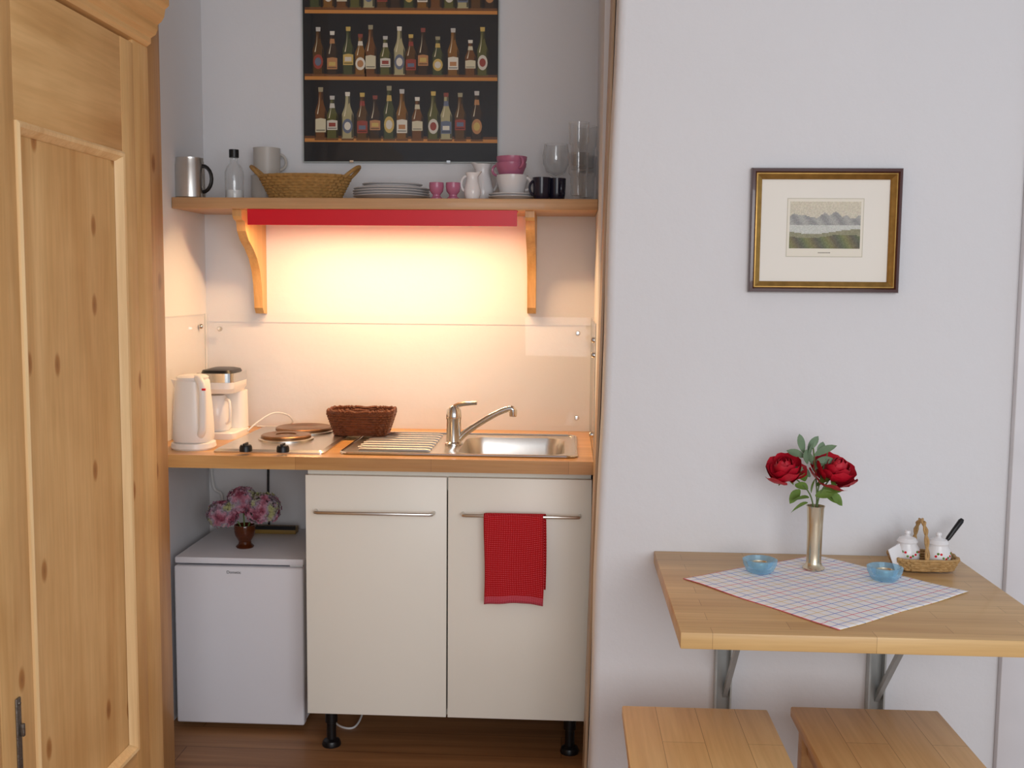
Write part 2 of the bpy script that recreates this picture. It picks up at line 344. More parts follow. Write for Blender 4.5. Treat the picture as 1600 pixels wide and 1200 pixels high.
box(b, cx0+.018, cx1-.018, 3.452, 3.46, dz0+.016, WB); box(b, cx0+.018, cx1-.018, 2.922, 2.94, WB-.06, WB); part('body', b, 'cream', cab)
for x0, x1, hl, hr in ((cx0, cxm-.002, (490, 800), (676, 806)), (cxm+.002, cx1, (722, 806), (906, 809))):
    b = BM(); box(b, x0, x1, 2.9, 2.92, dz0, dz1, .0015); d = part('door', b, 'cream', cab)
    a = P(hl[0], hl[1], 2.868); c = P(hr[0], hr[1], 2.868); z = (a.z+c.z)/2
    b = BM(); tube(b, [(a.x, 2.9005, z), (a.x, 2.88, z), (a.x+.003, 2.872, z), (a.x+.011, 2.868, z), (c.x-.011, 2.868, z), (c.x-.003, 2.872, z), (c.x, 2.88, z), (c.x, 2.9005, z)], .0048, 10)
    part('handle', b, 'steel', d, 'slim steel bar handle'); HZ = z
for x, y in ((P(518, 1150, 2.98).x, 2.98), (P(890, 1160, 2.98).x, 2.98), (cx0+.06, 3.4), (cx1-.06, 3.4)):
    b = BM(); lathe(b, [(0, 0), (.027, 0), (.028, .006), (.024, .016), (.014, .022), (.014, .07), (.018, .072), (.018, dz0-.012), (.03, dz0-.008), (.03, dz0), (0, dz0)], (x, y, 0), 20); part('leg', b, 'black', cab, 'black plastic adjustable leg')
# towel
tx0 = P(757, 805, 2.862).x; tx1 = P(850, 805, 2.862).x; tzb = P(800, 945, 2.86).z
def towel_loop(u, hem=False):
    pts = []
    for k in range(24):
        t = k/23; z = tzb+.006*math.sin(u*3)+(HZ-tzb)*t; w = .0035*math.sin(u*9+2)*(1-t)+.002*math.sin(u*17)*(1-t)
        pts.append((2.857+w-.001, z))
    for k in range(1, 8): a = PI-PI*k/8; pts.append((2.868+.0085*math.cos(a), HZ+.0085*math.sin(a)))
    for k in range(14): t = k/13; pts.append((2.8765+.0015*t, HZ-(HZ-tzb-.04)*t))
    return pts
def sheet(bm, fn, nu, nv, uvs=(1, 1)):
    uvl = bm.loops.layers.uv.new('UVMap'); g = [[bm.verts.new(fn(i/nu, j/nv)) for j in range(nv+1)] for i in range(nu+1)]
    for i in range(nu):
        for j in range(nv):
            f = bm.faces.new((g[i][j], g[i+1][j], g[i+1][j+1], g[i][j+1]))
            for l, (a, c) in zip(f.loops, ((i, j), (i+1, j), (i+1, j+1), (i, j+1))): l[uvl].uv = (a/nu*uvs[0], c/nv*uvs[1])
b = BM()
def tf(u, v):
    L = towel_loop(u); k = v*(len(L)-1); i = min(int(k), len(L)-2); y = L[i][0]+(L[i+1][0]-L[i][0])*(k-i); z = L[i][1]+(L[i+1][1]-L[i][1])*(k-i)
    lean = .006*(1 if v > .6 else 0)
    return (tx0+(tx1-tx0)*u+lean+(.002*math.sin(v*9)), y, z)
sheet(b, tf, 18, 44, (1, 2.6))
for f in b.faces:
    if f.calc_center_median().z < tzb+.026 and f.calc_center_median().y < 2.868: f.material_index = 1
tw = single('tea_towel', b, ['towel', 'stripe'], 'red checked tea towel hanging over the right door handle', 'towel', ((tx0+tx1)/2, 2.868, HZ), sharp=80)
md = tw.modifiers.new('thick', 'SOLIDIFY'); md.thickness = .0018; md.offset = 0
# fridge
YFr = 3.06; fx0 = P(274, 1000, YFr).x; fx1 = P(474, 1000, YFr).x; fzt = P(370, 884, YFr).z; fzb = max(P(370, 1146, YFr).z, .02); ftop = P(370, 873, YFr).z
fr = thing('mini_fridge', 'small white table-top fridge under the worktop', 'fridge', ((fx0+fx1)/2, 3.25, 0))
b = BM(); box(b, fx0+.004, fx1-.004, YFr+.045, 3.45, .02, ftop-.02, .004); part('body', b, 'fridge', fr)
b = BM(); box(b, fx0, fx1, YFr+.008, 3.455, ftop-.0198, ftop, .004); part('top', b, 'fridge', fr)
b = BM(); box(b, fx0, fx1, YFr, YFr+.036, fzb, fzt-.004, .006, 3); dr = part('door', b, 'fridge', fr)
b = BM(); box(b, fx0+.01, fx1-.01, YFr+.036, YFr+.045, fzb+.01, fzt-.012); part('seal', b, 'fridge_d', dr)
for x, y in ((fx0+.04, YFr+.07), (fx1-.04, YFr+.07), (fx0+.04, 3.42), (fx1-.04, 3.42)):
    b = BM(); lathe(b, [(0, 0), (.016, 0), (.016, .02), (0, .02)], (x, y, 0), 14); part('foot', b, 'black', fr)
b = BM(); box(b, fx1-.045, fx1-.005, YFr+.02, YFr+.05, fzt-.005, ftop-.0198, .002); part('hinge', b, 'white', fr)
tcu = bpy.data.curves.new('badge', 'FONT'); tcu.body = 'Dometic'; tcu.size = .0125; tcu.extrude = .0003
to = bpy.data.objects.new('tmp', tcu); C.objects.link(to); bpy.context.view_layer.update()
me = bpy.data.meshes.new_from_object(to.evaluated_get(bpy.context.evaluated_depsgraph_get())); bpy.data.objects.remove(to)
p = P(354, 896, YFr)
me.transform(Matrix.Translation(Vector((p.x, YFr-.0004, p.z))-OFF[fr.name]) @ Matrix.Rotation(PI/2, 4, 'X')); me.materials.clear(); me.materials.append(M['black'])
bo = bpy.data.objects.new('badge', me); C.objects.link(bo); bo.parent = dr
# ------------------------------------------------------------------ sink and tap
sx0 = P(530, 713, 2.925).x; sx1 = P(901, 722, 2.93).x; sy0, sy1 = 2.925, 3.35
sk = thing('sink', 'stainless steel inset sink with ribbed drainer on the left', 'sink', ((sx0+sx1)/2, 3.14, WT))
bx0, bx1, by0, by1 = -.31, -.002, 2.965, 3.315; z0 = WT+.003
b = BM(); xc, yc = (bx0+bx1)/2, (by0+by1)/2; hx, hy = (bx1-bx0)/2, (by1-by0)/2
ox0, ox1 = -.385, sx1-.004
outer = rrect((ox0+ox1)/2, (sy0+sy1)/2, (ox1-ox0)/2, (sy1-sy0)/2-.004, .004, z0)
loft(b, [outer, rrect(xc, yc, hx+.006, hy+.006, .06, z0), rrect(xc, yc, hx, hy, .058, z0-.004), rrect(xc, yc, hx-.008, hy-.008, .055, z0-.03), rrect(xc, yc, hx-.014, hy-.014, .05, z0-.11), rrect(xc, yc, hx-.03, hy-.03, .045, z0-.128), rrect(xc, yc, .03, .03, .028, z0-.132)], cap0=False, cap1=True)
part('basin', b, 'steel', sk)
b = BM(); box(b, sx0+.004, ox0, sy0+.004, sy1-.004, WT+.0005, z0)
for i in range(8):
    y = sy0+.055+i*.044; tube(b, [(sx0+.035+(.012 if i in (0, 7) else 0), y, z0+.0), (sx0+.05, y, z0+.0025), (ox0-.012, y, z0+.0025), (ox0-.002, y, z0)], .0065, 8)
part('drainboard', b, 'steel', sk, 'ribbed steel draining board')
b = BM(); tube(b, rrect((sx0+sx1)/2, (sy0+sy1)/2, (sx1-sx0)/2, (sy1-sy0)/2, .03, WT+.0035), .0038, 8, True); part('rim', b, 'chrome', sk)
b = BM(); lathe(b, [(0, .004), (.012, .004), (.022, .001), (.034, .004), (.036, 0), (0, 0)], (xc, yc, z0-.1318), 20); part('drain', b, 'chrome', sk)
tp = Vector((P(709, 697, 3.12).x, 3.12, z0+.0005))
tap = thing('mixer_tap', 'chrome single-lever mixer tap with slanted spout beside the basin', 'tap', tp)
b = BM(); lathe(b, [(0, 0), (.027, 0), (.027, .006), (.0225, .01), (.0215, .075), (.023, .078), (.023, .088), (.021, .105), (.012, .116), (0, .119)], tp, 28); part('body', b, 'chrome', tap)
b = BM(); tube(b, bez([tp+Vector((.016, -.002, .018)), tp+Vector((.045, -.004, .045)), tp+Vector((.11, -.012, .088)), tp+Vector((.15, -.016, .108)), tp+Vector((.172, -.018, .113)), tp+Vector((.18, -.018, .106))], 6), [.0105]*8+[.0095]*23, 14)
lathe(b, [(0, 0), (.0105, 0), (.0115, .004), (.0115, .02), (0, .024)], tp+Vector((.178, -.018, .09)), 16); part('spout', b, 'chrome', tap)
b = BM(); tube(b, bez([tp+Vector((-.004, 0, .108)), tp+Vector((.02, -.004, .122)), tp+Vector((.07, -.01, .128))], 6), [.011, .011, .010, .009, .008, .008, .0075, .007, .007, .0065, .006, .006, .006], 10); part('lever', b, 'chrome', tap)
# ------------------------------------------------------------------ hob
hb = thing('hob', 'steel two-ring electric hob set on the worktop', 'hob', (-.84, 3.17, WT))
hX0 = P(333, 711, 2.925).x; hX1 = P(506, 714, 2.925).x; hxm = (hX0+hX1)/2
b = BM(); loft(b, [rrect(hxm, 3.17, (hX1-hX0)/2, .248, .012, WT), rrect(hxm, 3.17, (hX1-hX0)/2, .248, .012, WT+.004), rrect(hxm, 3.17, (hX1-hX0)/2-.008, .24, .01, WT+.010), rrect(hxm, 3.17, (hX1-hX0)/2-.012, .236, .01, WT+.009)]); part('hob_top', b, 'steel', hb)
for x, y, r in ((hxm-.006, 3.14, .075), (hxm+.006, 3.315, .09)):
    b = BM(); lathe(b, [(0, 0), (r, 0), (r, .012), (r-.004, .015)]+[(r-.008-i*.006, .015-(.0012 if i % 2 else 0)) for i in range(7)]+[(r*.42, .0125), (0, .0125)], (x, y, WT+.0095), 48); hp = part('hotplate', b, 'darksteel', hb, 'round cast hotplate')
    b = BM(); lathe(b, [(r+.0005, 0), (r+.008, 0), (r+.008, .004), (r+.003, .006), (r+.0005, .006)], (x, y, WT+.0092), 48); part('plate_ring', b, 'steel', hp)
for px, py in ((384, 699), (442, 700)):
    p = Z(px, py, WT+.02); b = BM(); lathe(b, [(0, 0), (.018, 0), (.0175, .012), (.015, .018), (0, .019)], (p.x, p.y, WT+.009), 20); box(b, p.x-.003, p.x+.003, p.y-.017, p.y+.017, WT+.025, WT+.033, .001); part('knob', b, 'black', hb)
# ------------------------------------------------------------------ wicker / superellipse helpers
def sq(a, bb, n, t, z, amp=0.0, k=0, w=30):
    c, s = math.cos(t), math.sin(t); e = 2/n; o = 1+amp*math.sin(w*t+k*PI)
    return Vector((a*o*math.copysign(abs(c)**e, c), bb*o*math.copysign(abs(s)**e, s), z))
def weave(bm, c, a0, b0, a1, b1, h, rows, r, n=2, w=30, seg=6, pts=120):
    for k in range(rows):
        f = k/(rows-1); a = a0+(a1-a0)*f; bb = b0+(b1-b0)*f; am = r*.55/max(a, .01)
        tube(bm, [c+sq(a, bb, n, 2*PI*i/pts, r+f*(h-2*r), am, k, w) for i in range(pts)], r, seg, True)
def oval_bottom(bm, c, a, bb, n, z, t=.003, m=48):
    loft(bm, [[c+sq(a, bb, n, 2*PI*i/m, z) for i in range(m)], [c+sq(a, bb, n, 2*PI*i/m, z+t) for i in range(m)]])
# ------------------------------------------------------------------ kettle
kx = P(303, 700, 3.0).x; kl = Vector((kx, 3.0, WT))
kt = thing('kettle', 'white plastic jug kettle at the front left of the worktop', 'kettle', kl)
b = BM(); loft(b, [[kl+sq(a, a*1.05, 2.4, 2*PI*i/40, z) for i in range(40)] for a, z in ((.059, 0), (.062, .005), (.060, .018), (.052, .022))]); part('base', b, 'white', kt)
b = BM(); loft(b, [[kl+sq(a, a*1.12, 2.7, 2*PI*i/40, z) for i in range(40)] for a, z in ((.052, .0225), (.055, .032), (.054, .07), (.051, .12), (.047, .17), (.045, .197), (.041, .202))])
sp = [kl+Vector(q) for q in ((-.038, -.014, .196), (-.038, .014, .196), (-.064, 0, .2), (-.044, -.008, .155), (-.044, .008, .155))]
v = [b.verts.new(q) for q in sp]
for f in ((0, 1, 2), (0, 2, 3), (1, 4, 2), (3, 2, 4), (0, 3, 4, 1)): b.faces.new([v[i] for i in f])
part('body', b, 'white', kt)
b = BM(); loft(b, [[kl+sq(a, a*1.12, 2.6, 2*PI*i/40, z) for i in range(40)] for a, z in ((.042, .2022), (.043, .208), (.036, .213), (.014, .2155))]); part('lid', b, 'white', kt)
b = BM(); dvec = Vector((.62, -.78, 0))
tube(b, bez([kl+dvec*.03+Vector((0, 0, .205)), kl+dvec*.06+Vector((0, 0, .203)), kl+dvec*.082+Vector((0, 0, .18)), kl+dvec*.082+Vector((0, 0, .11)), kl+dvec*.075+Vector((0, 0, .06)), kl+dvec*.048+Vector((0, 0, .04))], 6), .0115, 12); hd = part('handle', b, 'white', kt)
b = BM(); q = kl+dvec*.0935+Vector((0, 0, .178)); box(b, q.x-.005, q.x+.005, q.y-.004, q.y+.004, q.z-.002, q.z+.004, .001); part('switch', b, 'red', hd, 'small red switch')
# coffee maker
cl = Vector((P(347, 690, 3.24).x, 3.25, WT)); cx, cy, cz = cl
cm = thing('coffee_maker', 'white filter coffee maker with chrome and black top behind the kettle', 'coffee maker', cl)
b = BM(); loft(b, [rrect(cx, cy, .064, .085, .025, cz), rrect(cx, cy, .064, .085, .025, cz+.018), rrect(cx, cy, .06, .081, .022, cz+.022)]); part('base', b, 'white', cm)
b = BM(); loft(b, [rrect(cx+.004, cy+.052, .058, .032, .02, cz+.0222), rrect(cx+.004, cy+.052, .056, .032, .02, cz+.14)]); part('column', b, 'white', cm)
b = BM(); loft(b, [rrect(cx, cy, .052, .07, .03, cz+.1402), rrect(cx, cy, .06, .082, .03, cz+.155), rrect(cx, cy, .061, .082, .03, cz+.175)]); part('filter_housing', b, 'white', cm)
b = BM(); loft(b, [rrect(cx, cy, .061, .0825, .03, cz+.1752), rrect(cx, cy, .061, .0825, .03, cz+.203)]); part('band', b, 'chrome', cm, 'chrome band')
b = BM(); loft(b, [rrect(cx, cy, .05, .07, .028, cz+.2032), rrect(cx, cy, .046, .066, .026, cz+.211), rrect(cx, cy, .03, .05, .02, cz+.215)]); part('lid', b, 'black', cm)
b = BM(); lathe(b, [(0, 0), (.038, 0), (.044, .01), (.045, .066), (.037, .094), (.03, .105), (.026, .11), (0, .111)], (cx-.008, cy-.032, cz+.0225), 28); jg = part('jug', b, 'china', cm)
b = BM(); tube(b, bez([(cx+.026, cy-.05, cz+.12), (cx+.045, cy-.07, cz+.115), (cx+.045, cy-.07, cz+.06), (cx+.028, cy-.052, cz+.045)], 6), .0045, 8); part('jug_handle', b, 'white', jg)
b = BM(); tube(b, bez([(cx+.065, 3.3, WT+.01), (cx+.09, 3.32, WT+.035), (cx+.13, 3.36, WT+.06), (cx+.165, 3.4, WT+.05), (cx+.175, 3.43, WT+.022), (cx+.13, 3.45, WT+.004), (cx+.05, 3.45, WT+.004)], 8), .0028, 8)
single('power_cord', b, 'cable', 'thin white power cord looping behind the hob', 'cord', (cx+.1, 3.4, WT))
p = Vector((P(560, 683, 3.25).x+.008, 3.27, WT+.0098))   # rests on the drainer ribs
bk = thing('bread_basket', 'small dark brown rectangular wicker basket on the drainer corner', 'basket', p)
b = BM(); weave(b, p, .08, .05, .1, .068, .072, 9, .0046, 5, 26); oval_bottom(b, p, .08, .05, 5, .001); part('woven_side', b, 'wicker_d', bk)
b = BM()
for k, o in ((0, 0), (1, .9)): tube(b, [p+sq(.101, .069, 5, 2*PI*i/150, .075)+Vector((0, 0, .0045*math.sin(34*2*PI*i/150+k*PI))) for i in range(150)], .0045, 6, True)
part('rim', b, 'wicker_d', bk)
# ------------------------------------------------------------------ glass splashbacks
def pane(name, x0, x1, y0, y1, z0, z1, label, screws, axis):
    t = thing(name, label, 'splashback', ((x0+x1)/2, (y0+y1)/2, z0), 'glass splashback panels')
    b = BM(); box(b, x0, x1, y0, y1, z0, z1)
    mx = max(f.calc_area() for f in b.faces)
    for f in b.faces: f.material_index = 0 if f.calc_area() > mx*.5 else 1
    part('glass_sheet', b, ['pane', 'edge'], t)
    for q in screws:
        d = BM()
        if axis == 'Y': T = Matrix.Translation((q[0], y0, q[1])) @ Matrix.Rotation(PI/2, 4, 'X')
        elif axis == 'X+': T = Matrix.Translation((x1, q[0], q[1])) @ Matrix.Rotation(PI/2, 4, 'Y')
        else: T = Matrix.Translation((x0, q[0], q[1])) @ Matrix.Rotation(-PI/2, 4, 'Y')
        lathe(d, [(0, 0), (.008, 0), (.008, .006), (.006, .009), (0, .0095)], T=T, seg=16); part('screw_cap', d, 'chrome', t)
    return t
gz = P(600, 493, 3.45).z
pts = [P(343, 514, 3.45), P(903, 521, 3.45), P(901, 653, 3.45)]
pane('glass_splashback', WL+.012, WR-.012, 3.456, 3.458, WT, gz, 'wide clear glass splashback on the back wall', [(q.x, q.z) for q in pts], 'Y')
pane('glass_splashback', WL+.004, WL+.006, 2.95, 3.45, WT, gz, 'clear glass side panel on the left niche wall', [(3.4, gz-.04), (3.05, gz-.04)], 'X+')
pane('glass_splashback', WR-.010, WR-.008, 2.9, 3.45, WT, gz, 'clear glass side panel beside the right jamb', [(3.0, gz-.05), (2.96, gz-.09), (3.05, WT+.05)], 'X-')
# ------------------------------------------------------------------ shelf, brackets, lamp
YS = 3.185; st = P(600, 309.5, YS).z; sb = P(600, 327, YS).z
b = BM(); box(b, WL+.001, WR-.001, YS, YB-.001, sb, st, .002); single('wall_shelf', b, 'shelf', 'long wooden wall shelf holding crockery above the kitchen worktop', 'shelf', ((WL+WR)/2, 3.33, sb))
def bracket(px, lab):
    q = P(px, 490, YB); z0 = q.z; hh = sb-z0; x = q.x
    prof = [(YB-.001, z0), (YB-.035, z0+.002), (YB-.05, z0+.02), (YB-.052, z0+.05), (YB-.06, z0+.1), (YB-.075, z0+.14), (YB-.105, z0+.18), (YB-.15, z0+.212), (YB-.195, z0+.235), (YB-.222, z0+.262), (YB-.23, z0+.29), (YB-.255, sb-.03), (YB-.265, sb-.02), (YB-.265, sb-.0003), (YB-.001, sb-.0003)]
    b = BM(); prism(b, prof, 'X', x-.014, x+.014)
    single('shelf_bracket', b, 'bracket', lab, 'bracket', (x, YB-.1, z0), 'curved wooden shelf brackets', sharp=25)
bracket(411, 'curved wooden shelf bracket left of the red lamp'); bracket(831, 'curved wooden shelf bracket right of the red lamp')
la = P(387, 336, 3.2); lb = P(808, 340, 3.2); lzb = P(600, 352.5, 3.2).z
lp = thing('under_shelf_lamp', 'long red strip lamp fixed under the wooden shelf', 'lamp', ((la.x+lb.x)/2, 3.22, sb))
b = BM(); prism(b, [(3.198, lzb), (3.201, lzb), (3.206, sb-.004), (3.26, sb-.004), (3.26, sb-.0005), (3.196, sb-.0005)], 'X', la.x, lb.x); part('housing', b, 'red', lp)
b = BM(); tube(b, [(la.x+.06, 3.235, sb-.02), (lb.x-.06, 3.235, sb-.02)], .011, 14); part('tube', b, 'tube', lp, 'glowing lamp tube')
# ------------------------------------------------------------------ poster
pa = P(475, 252, 3.46); pb = P(777, 254, 3.46); pz = pa.z; ptz = P(620, -75, 3.46).z
po = thing('poster', 'glass-fronted poster of many beer bottles on dark shelves', 'poster', ((pa.x+pb.x)/2, 3.47, pz))
b = BM(); box(b, pa.x-.003, pb.x+.003, 3.462, YB-.001, pz-.003, ptz); part('backing', b, 'edge', po)
b = BM(); cl_ = b.loops.layers.float_color.new('Col')
def poly(pts, col, lay):
    f = b.faces.new([b.verts.new((q[0], 3.4615-.00025*lay, q[1])) for q in pts])
    for l in f.loops: l[cl_] = lin(col)
poly([(pa.x, pz), (pb.x, pz), (pb.x, ptz), (pa.x, ptz)], (16, 13, 15), 0)
def q2(x, y): v = P(x, y, 3.46); return (v.x, v.z)
for y in (17, 121, 218, -88):
    poly([q2(476, y+3.5), q2(777, y+5.5), q2(777, y), q2(476, y-2)], (206, 138, 66), 1)
    poly([q2(476, y-2), q2(777, y), q2(777, y-4), q2(476, y-6)], (104, 62, 30), 1)
glassc = [(92, 60, 20), (92, 90, 40), (132, 88, 30), (58, 38, 20), (176, 166, 124), (112, 68, 26), (72, 76, 40)]
labc = [(214, 204, 172), (152, 66, 52), (226, 218, 200), (104, 112, 130), (204, 174, 96), (214, 206, 190), (186, 132, 84)]
capc = [(206, 176, 96), (196, 192, 184), (140, 70, 58), (226, 220, 204), (160, 150, 120)]
def bottle(cx, yb, h, w, k):
    g = glassc[k*3 % 7]; lc = labc[(k*5+1) % 7]; cc = capc[(k*2+1) % 5]
    pr = [(.42, 0), (.5, .02), (.5, .46), (.46, .53), (.36, .6), (.25, .68), (.19, .77), (.16, .94), (.2, .955), (.2, 1)]
    poly([q2(cx+w*a, yb-h*t) for a, t in pr]+[q2(cx-w*a, yb-h*t) for a, t in reversed(pr)], g, 2)
    dk = tuple(c*.45 for c in g); poly([q2(cx+w*.5, yb-h*.02), q2(cx+w*.5, yb-h*.46), q2(cx+w*.36, yb-h*.58), q2(cx+w*.32, yb-h*.48), q2(cx+w*.32, yb-h*.02)], dk, 3)
    poly([q2(cx-w*.5, yb-h*.02), q2(cx-w*.5, yb-h*.46), q2(cx-w*.42, yb-h*.53), q2(cx-w*.4, yb-h*.02)], dk, 3)
    poly([q2(cx+w*.14, yb-h*.92), q2(cx+w*.17, yb-h*.78), q2(cx+w*.07, yb-h*.74), q2(cx+w*.06, yb-h*.92)], dk, 3)
    poly([q2(cx+w*a, yb-h*t) for a, t in ((.18, .92), (.2, 1.01), (-.2, 1.01), (-.18, .92))], cc, 3)
    if k % 2: poly([q2(cx+w*.22, yb-h*.72), q2(cx+w*.17, yb-h*.83), q2(cx-w*.17, yb-h*.83), q2(cx-w*.22, yb-h*.72)], lc, 4)
    l2 = labc[(k+3) % 7]
    if k % 3 == 0:
        poly([q2(cx+w*.42*math.cos(a*PI/7), yb-h*.27+h*.16*math.sin(a*PI/7)) for a in range(14)], lc, 5); poly([q2(cx+w*.27*math.cos(a*PI/6), yb-h*.27+h*.09*math.sin(a*PI/6)) for a in range(12)], l2, 6)
    else:
        t0, t1 = (.12, .38) if k % 3 == 1 else (.2, .42)
        poly([q2(cx-w*.43, yb-h*t0), q2(cx+w*.43, yb-h*t0), q2(cx+w*.43, yb-h*t1), q2(cx, yb-h*(t1+.02)), q2(cx-w*.43, yb-h*t1)], lc, 5)
        poly([q2(cx-w*.28, yb-h*(t0+.08)), q2(cx+w*.28, yb-h*(t0+.08)), q2(cx+w*.28, yb-h*(t0+.17)), q2(cx-w*.28, yb-h*(t0+.17))], l2, 6)
        poly([q2(cx-w*.36, yb-h*(t0+.03)), q2(cx+w*.36, yb-h*(t0+.03)), q2(cx+w*.36, yb-h*(t0+.05)), q2(cx-w*.36, yb-h*(t0+.05))], tuple(c*.5 for c in lc), 6)
    poly([q2(cx-w*.3, yb-h*.48), q2(cx-w*.22, yb-h*.48), q2(cx-w*.1, yb-h*.68), q2(cx-w*.09, yb-h*.88), q2(cx-w*.13, yb-h*.68)], (232, 220, 188), 4)
    poly([q2(cx+w*.5, yb), q2(cx+w*.5, yb+3), q2(cx-w*.5, yb+3), q2(cx-w*.5, yb)], (120, 76, 38), 2)
for k, (x, t) in enumerate([(497, 44), (519, 50), (544, 43), (563, 54), (579, 40), (602, 57), (624, 42), (642, 54), (661, 44), (684, 57), (708, 44), (735, 62), (754, 42)]): bottle(x, 117+(x-620)*.008, 117-t, 18.5, k)
for k, (x, t) in enumerate([(501, 138), (519, 151), (543, 145), (566, 146), (586, 150), (608, 135), (628, 140), (652, 152), (677, 143), (697, 145), (719, 145), (745, 142)]): bottle(x, 217+(x-620)*.008, 217-t, 19, k+4)
for k, x in enumerate(range(492, 770, 21)): bottle(x, 12+(x-620)*.008, 76, 18.5, k+2)
part('print', b, 'print', po, sharp=180)
b = BM(); box(b, pa.x-.001, pb.x+.001, 3.4545, 3.458, pz-.001, ptz); part('glass_front', b, 'pane', po)
for x in ((pa.x*.75+pb.x*.25), (pa.x*.25+pb.x*.75)):
    b = BM(); box(b, x-.006, x+.006, 3.4535, 3.4544, pz-.004, pz+.003); box(b, x-.006, x+.006, 3.4535, 3.475, pz-.005, pz-.0032); part('clip', b, 'chrome', po)
# ------------------------------------------------------------------ crockery
def arc_handle(b, r, z0, z1, out, rad=.0045, ang=0.0, n=10):
    pts = []
    for k in range(n+1):
        t = -PI/2+PI*k/n; pts.append(Vector(((r-.003)+out*math.cos(t), 0, (z0+z1)/2+(z1-z0)/2*math.sin(t))))
    Rm = Matrix.Rotation(ang, 3, 'Z'); tube(b, [Rm @ q for q in pts], rad, 8)
def cup(name, label, cat, loc, prof_out, wall, mat, handle=None, ang=0.0, group=None, hmat=None, hlabel=None):
    t = thing(name, label, cat, loc, group, local=True)
    inner = [(max(r-wall, 0), z) for r, z in reversed(prof_out) if z > wall]
    b = BM(); lathe(b, [(0, 0)]+prof_out+inner+[(0, inner[-1][1] if inner else wall)], seg=32); part('body', b, mat, t)
    if handle: b = BM(); arc_handle(b, *handle, ang=ang); part('handle', b, hmat or mat, t, hlabel)
    return t
sx = lambda px, Y=3.3: P(px, 300, Y).x
cup('milk_jug', 'brushed steel jug with black handle at shelf left end', 'jug', (sx(297, 3.25), 3.25, st), [(.044, 0), (.047, .004), (.046, .1), (.042, .118), (.0425, .124)], .0015, 'steel', (.046, .02, .1, .032, .006), -.2, hmat='black', hlabel='black handle')
bo = thing('glass_bottle', 'small clear glass bottle with black cap, white powder inside', 'bottle', (sx(368), 3.29, st), local=True)
b = BM(); lathe(b, [(0, 0), (.027, 0), (.029, .004), (.029, .085), (.024, .1), (.013, .115), (.012, .13), (.010, .13), (.011, .115), (.022, .098), (.027, .084), (.027, .004), (0, .003)]); part('body', b, 'glass', bo)
b = BM(); lathe(b, [(0, .005), (.0255, .005), (.0255, .03), (0, .032)]); part('filling', b, 'salt', bo)
b = BM(); lathe(b, [(0, .1305), (.015, .1305), (.015, .155), (0, .156)]); part('cap', b, 'black', bo)
m1 = cup('mug', 'grey stoneware mug standing on the shelf behind the basket', 'mug', (sx(413, 3.42), 3.425, st), [(.034, 0), (.04, .003), (.043, .03), (.043, .085), (.0435, .088)], .004, 'mug', (.042, .02, .07, .022), .3, 'grey stoneware mugs')
dup(m1, (sx(417, 3.42), 3.425, st+.0883), 'grey stoneware mug stacked on top of the other grey mug')
bp_ = Vector((sx(478, 3.31), 3.305, st)); ob = thing('oval_basket', 'oval straw basket with two handles on the shelf', 'basket', bp_)
b = BM(); weave(b, bp_, .105, .062, .14, .085, .078, 9, .0052, 2.2, 30); oval_bottom(b, bp_, .105, .062, 2.2, .001); part('woven_side', b, 'wicker', ob)
for s in (-1, 1):
    b = BM(); tube(b, [bp_+Vector((s*(.13+.04*math.sin(PI*k/10)), .035*math.cos(PI*k/10)*1.0, .07+.035*math.sin(PI*k/10))) for k in range(11)], .006, 8); part('handle', b, 'wicker', ob)
plc = (sx(612, 3.335), 3.34)
def plate(name, label, r, z, x, y, src=None, group='white plates and saucers on the shelf'):
    if src: return dup(src, (x, y, z), label)
    b = BM(); lathe(b, [(0, 0), (r*.55, 0), (r*.58, .002), (r*.72, .006), (r, .015), (r+.001, .0165), (r-.002, .0175), (r*.7, .0085), (r*.55, .004), (0, .004)], seg=48)
    return single(name, b, 'china', label, 'plate', (x, y, z), group, local=True)
ords = ['white dinner plate at the bottom of the plate stack', 'white dinner plate second from bottom of the stack', 'white dinner plate third from bottom of the stack', 'white dinner plate fourth from bottom of the stack']
p0 = plate('dinner_plate', ords[0], .12, st, *plc)
for i in (1, 2, 3): plate('', ords[i], .12, st+.0078*i, plc[0]+random.uniform(-.003, .003), plc[1], p0)
p1 = plate('side_plate', 'smaller white side plate just above the dinner plates', .094, st+.030, plc[0], plc[1])
plate('', 'smaller white side plate on top of the plate stack', .094, st+.038, plc[0]+.002, plc[1], p1)
def eggc(px, lab, src=None):
    loc = (sx(px, 3.225), 3.225, st)
    if src: return dup(src, loc, lab)
    b = BM(); lathe(b, [(0, 0), (.018, 0), (.018, .004), (.012, .009), (.012, .014), (.020, .024), (.0225, .038), (.022, .05), (.02, .05), (.019, .03), (0, .018)], seg=28)
    return single('egg_cup', b, 'pink', lab, 'egg cup', loc, 'pink egg cups', local=True)
e = eggc(682, 'pink egg cup next to the white plates'); eggc(708, 'pink egg cup next to the white milk jugs', e)
def creamer(lab, px, Y, r, h, ang):
    t = thing('creamer', lab, 'jug', (sx(px, Y), Y, st), 'white milk jugs', local=True)
    b = BM(); lathe(b, [(0, 0), (r*.8, 0), (r, h*.18), (r*1.02, h*.35), (r*.72, h*.7), (r*.7, h*.85), (r*.85, h), (r*.78, h), (r*.62, h*.85), (r*.64, h*.7), (r*.9, h*.35), (0, h*.1)], seg=28)
    for v in b.verts:
        if v.co.z > h*.95 and v.co.x*math.cos(ang+PI)+v.co.y*math.sin(ang+PI) > r*.6: v.co += Vector((math.cos(ang+PI), math.sin(ang+PI), .5))*.008
    part('body', b, 'china', t); b = BM(); arc_handle(b, r*.85, h*.3, h*.88, r*.62, .004, ang); part('handle', b, 'china', t)
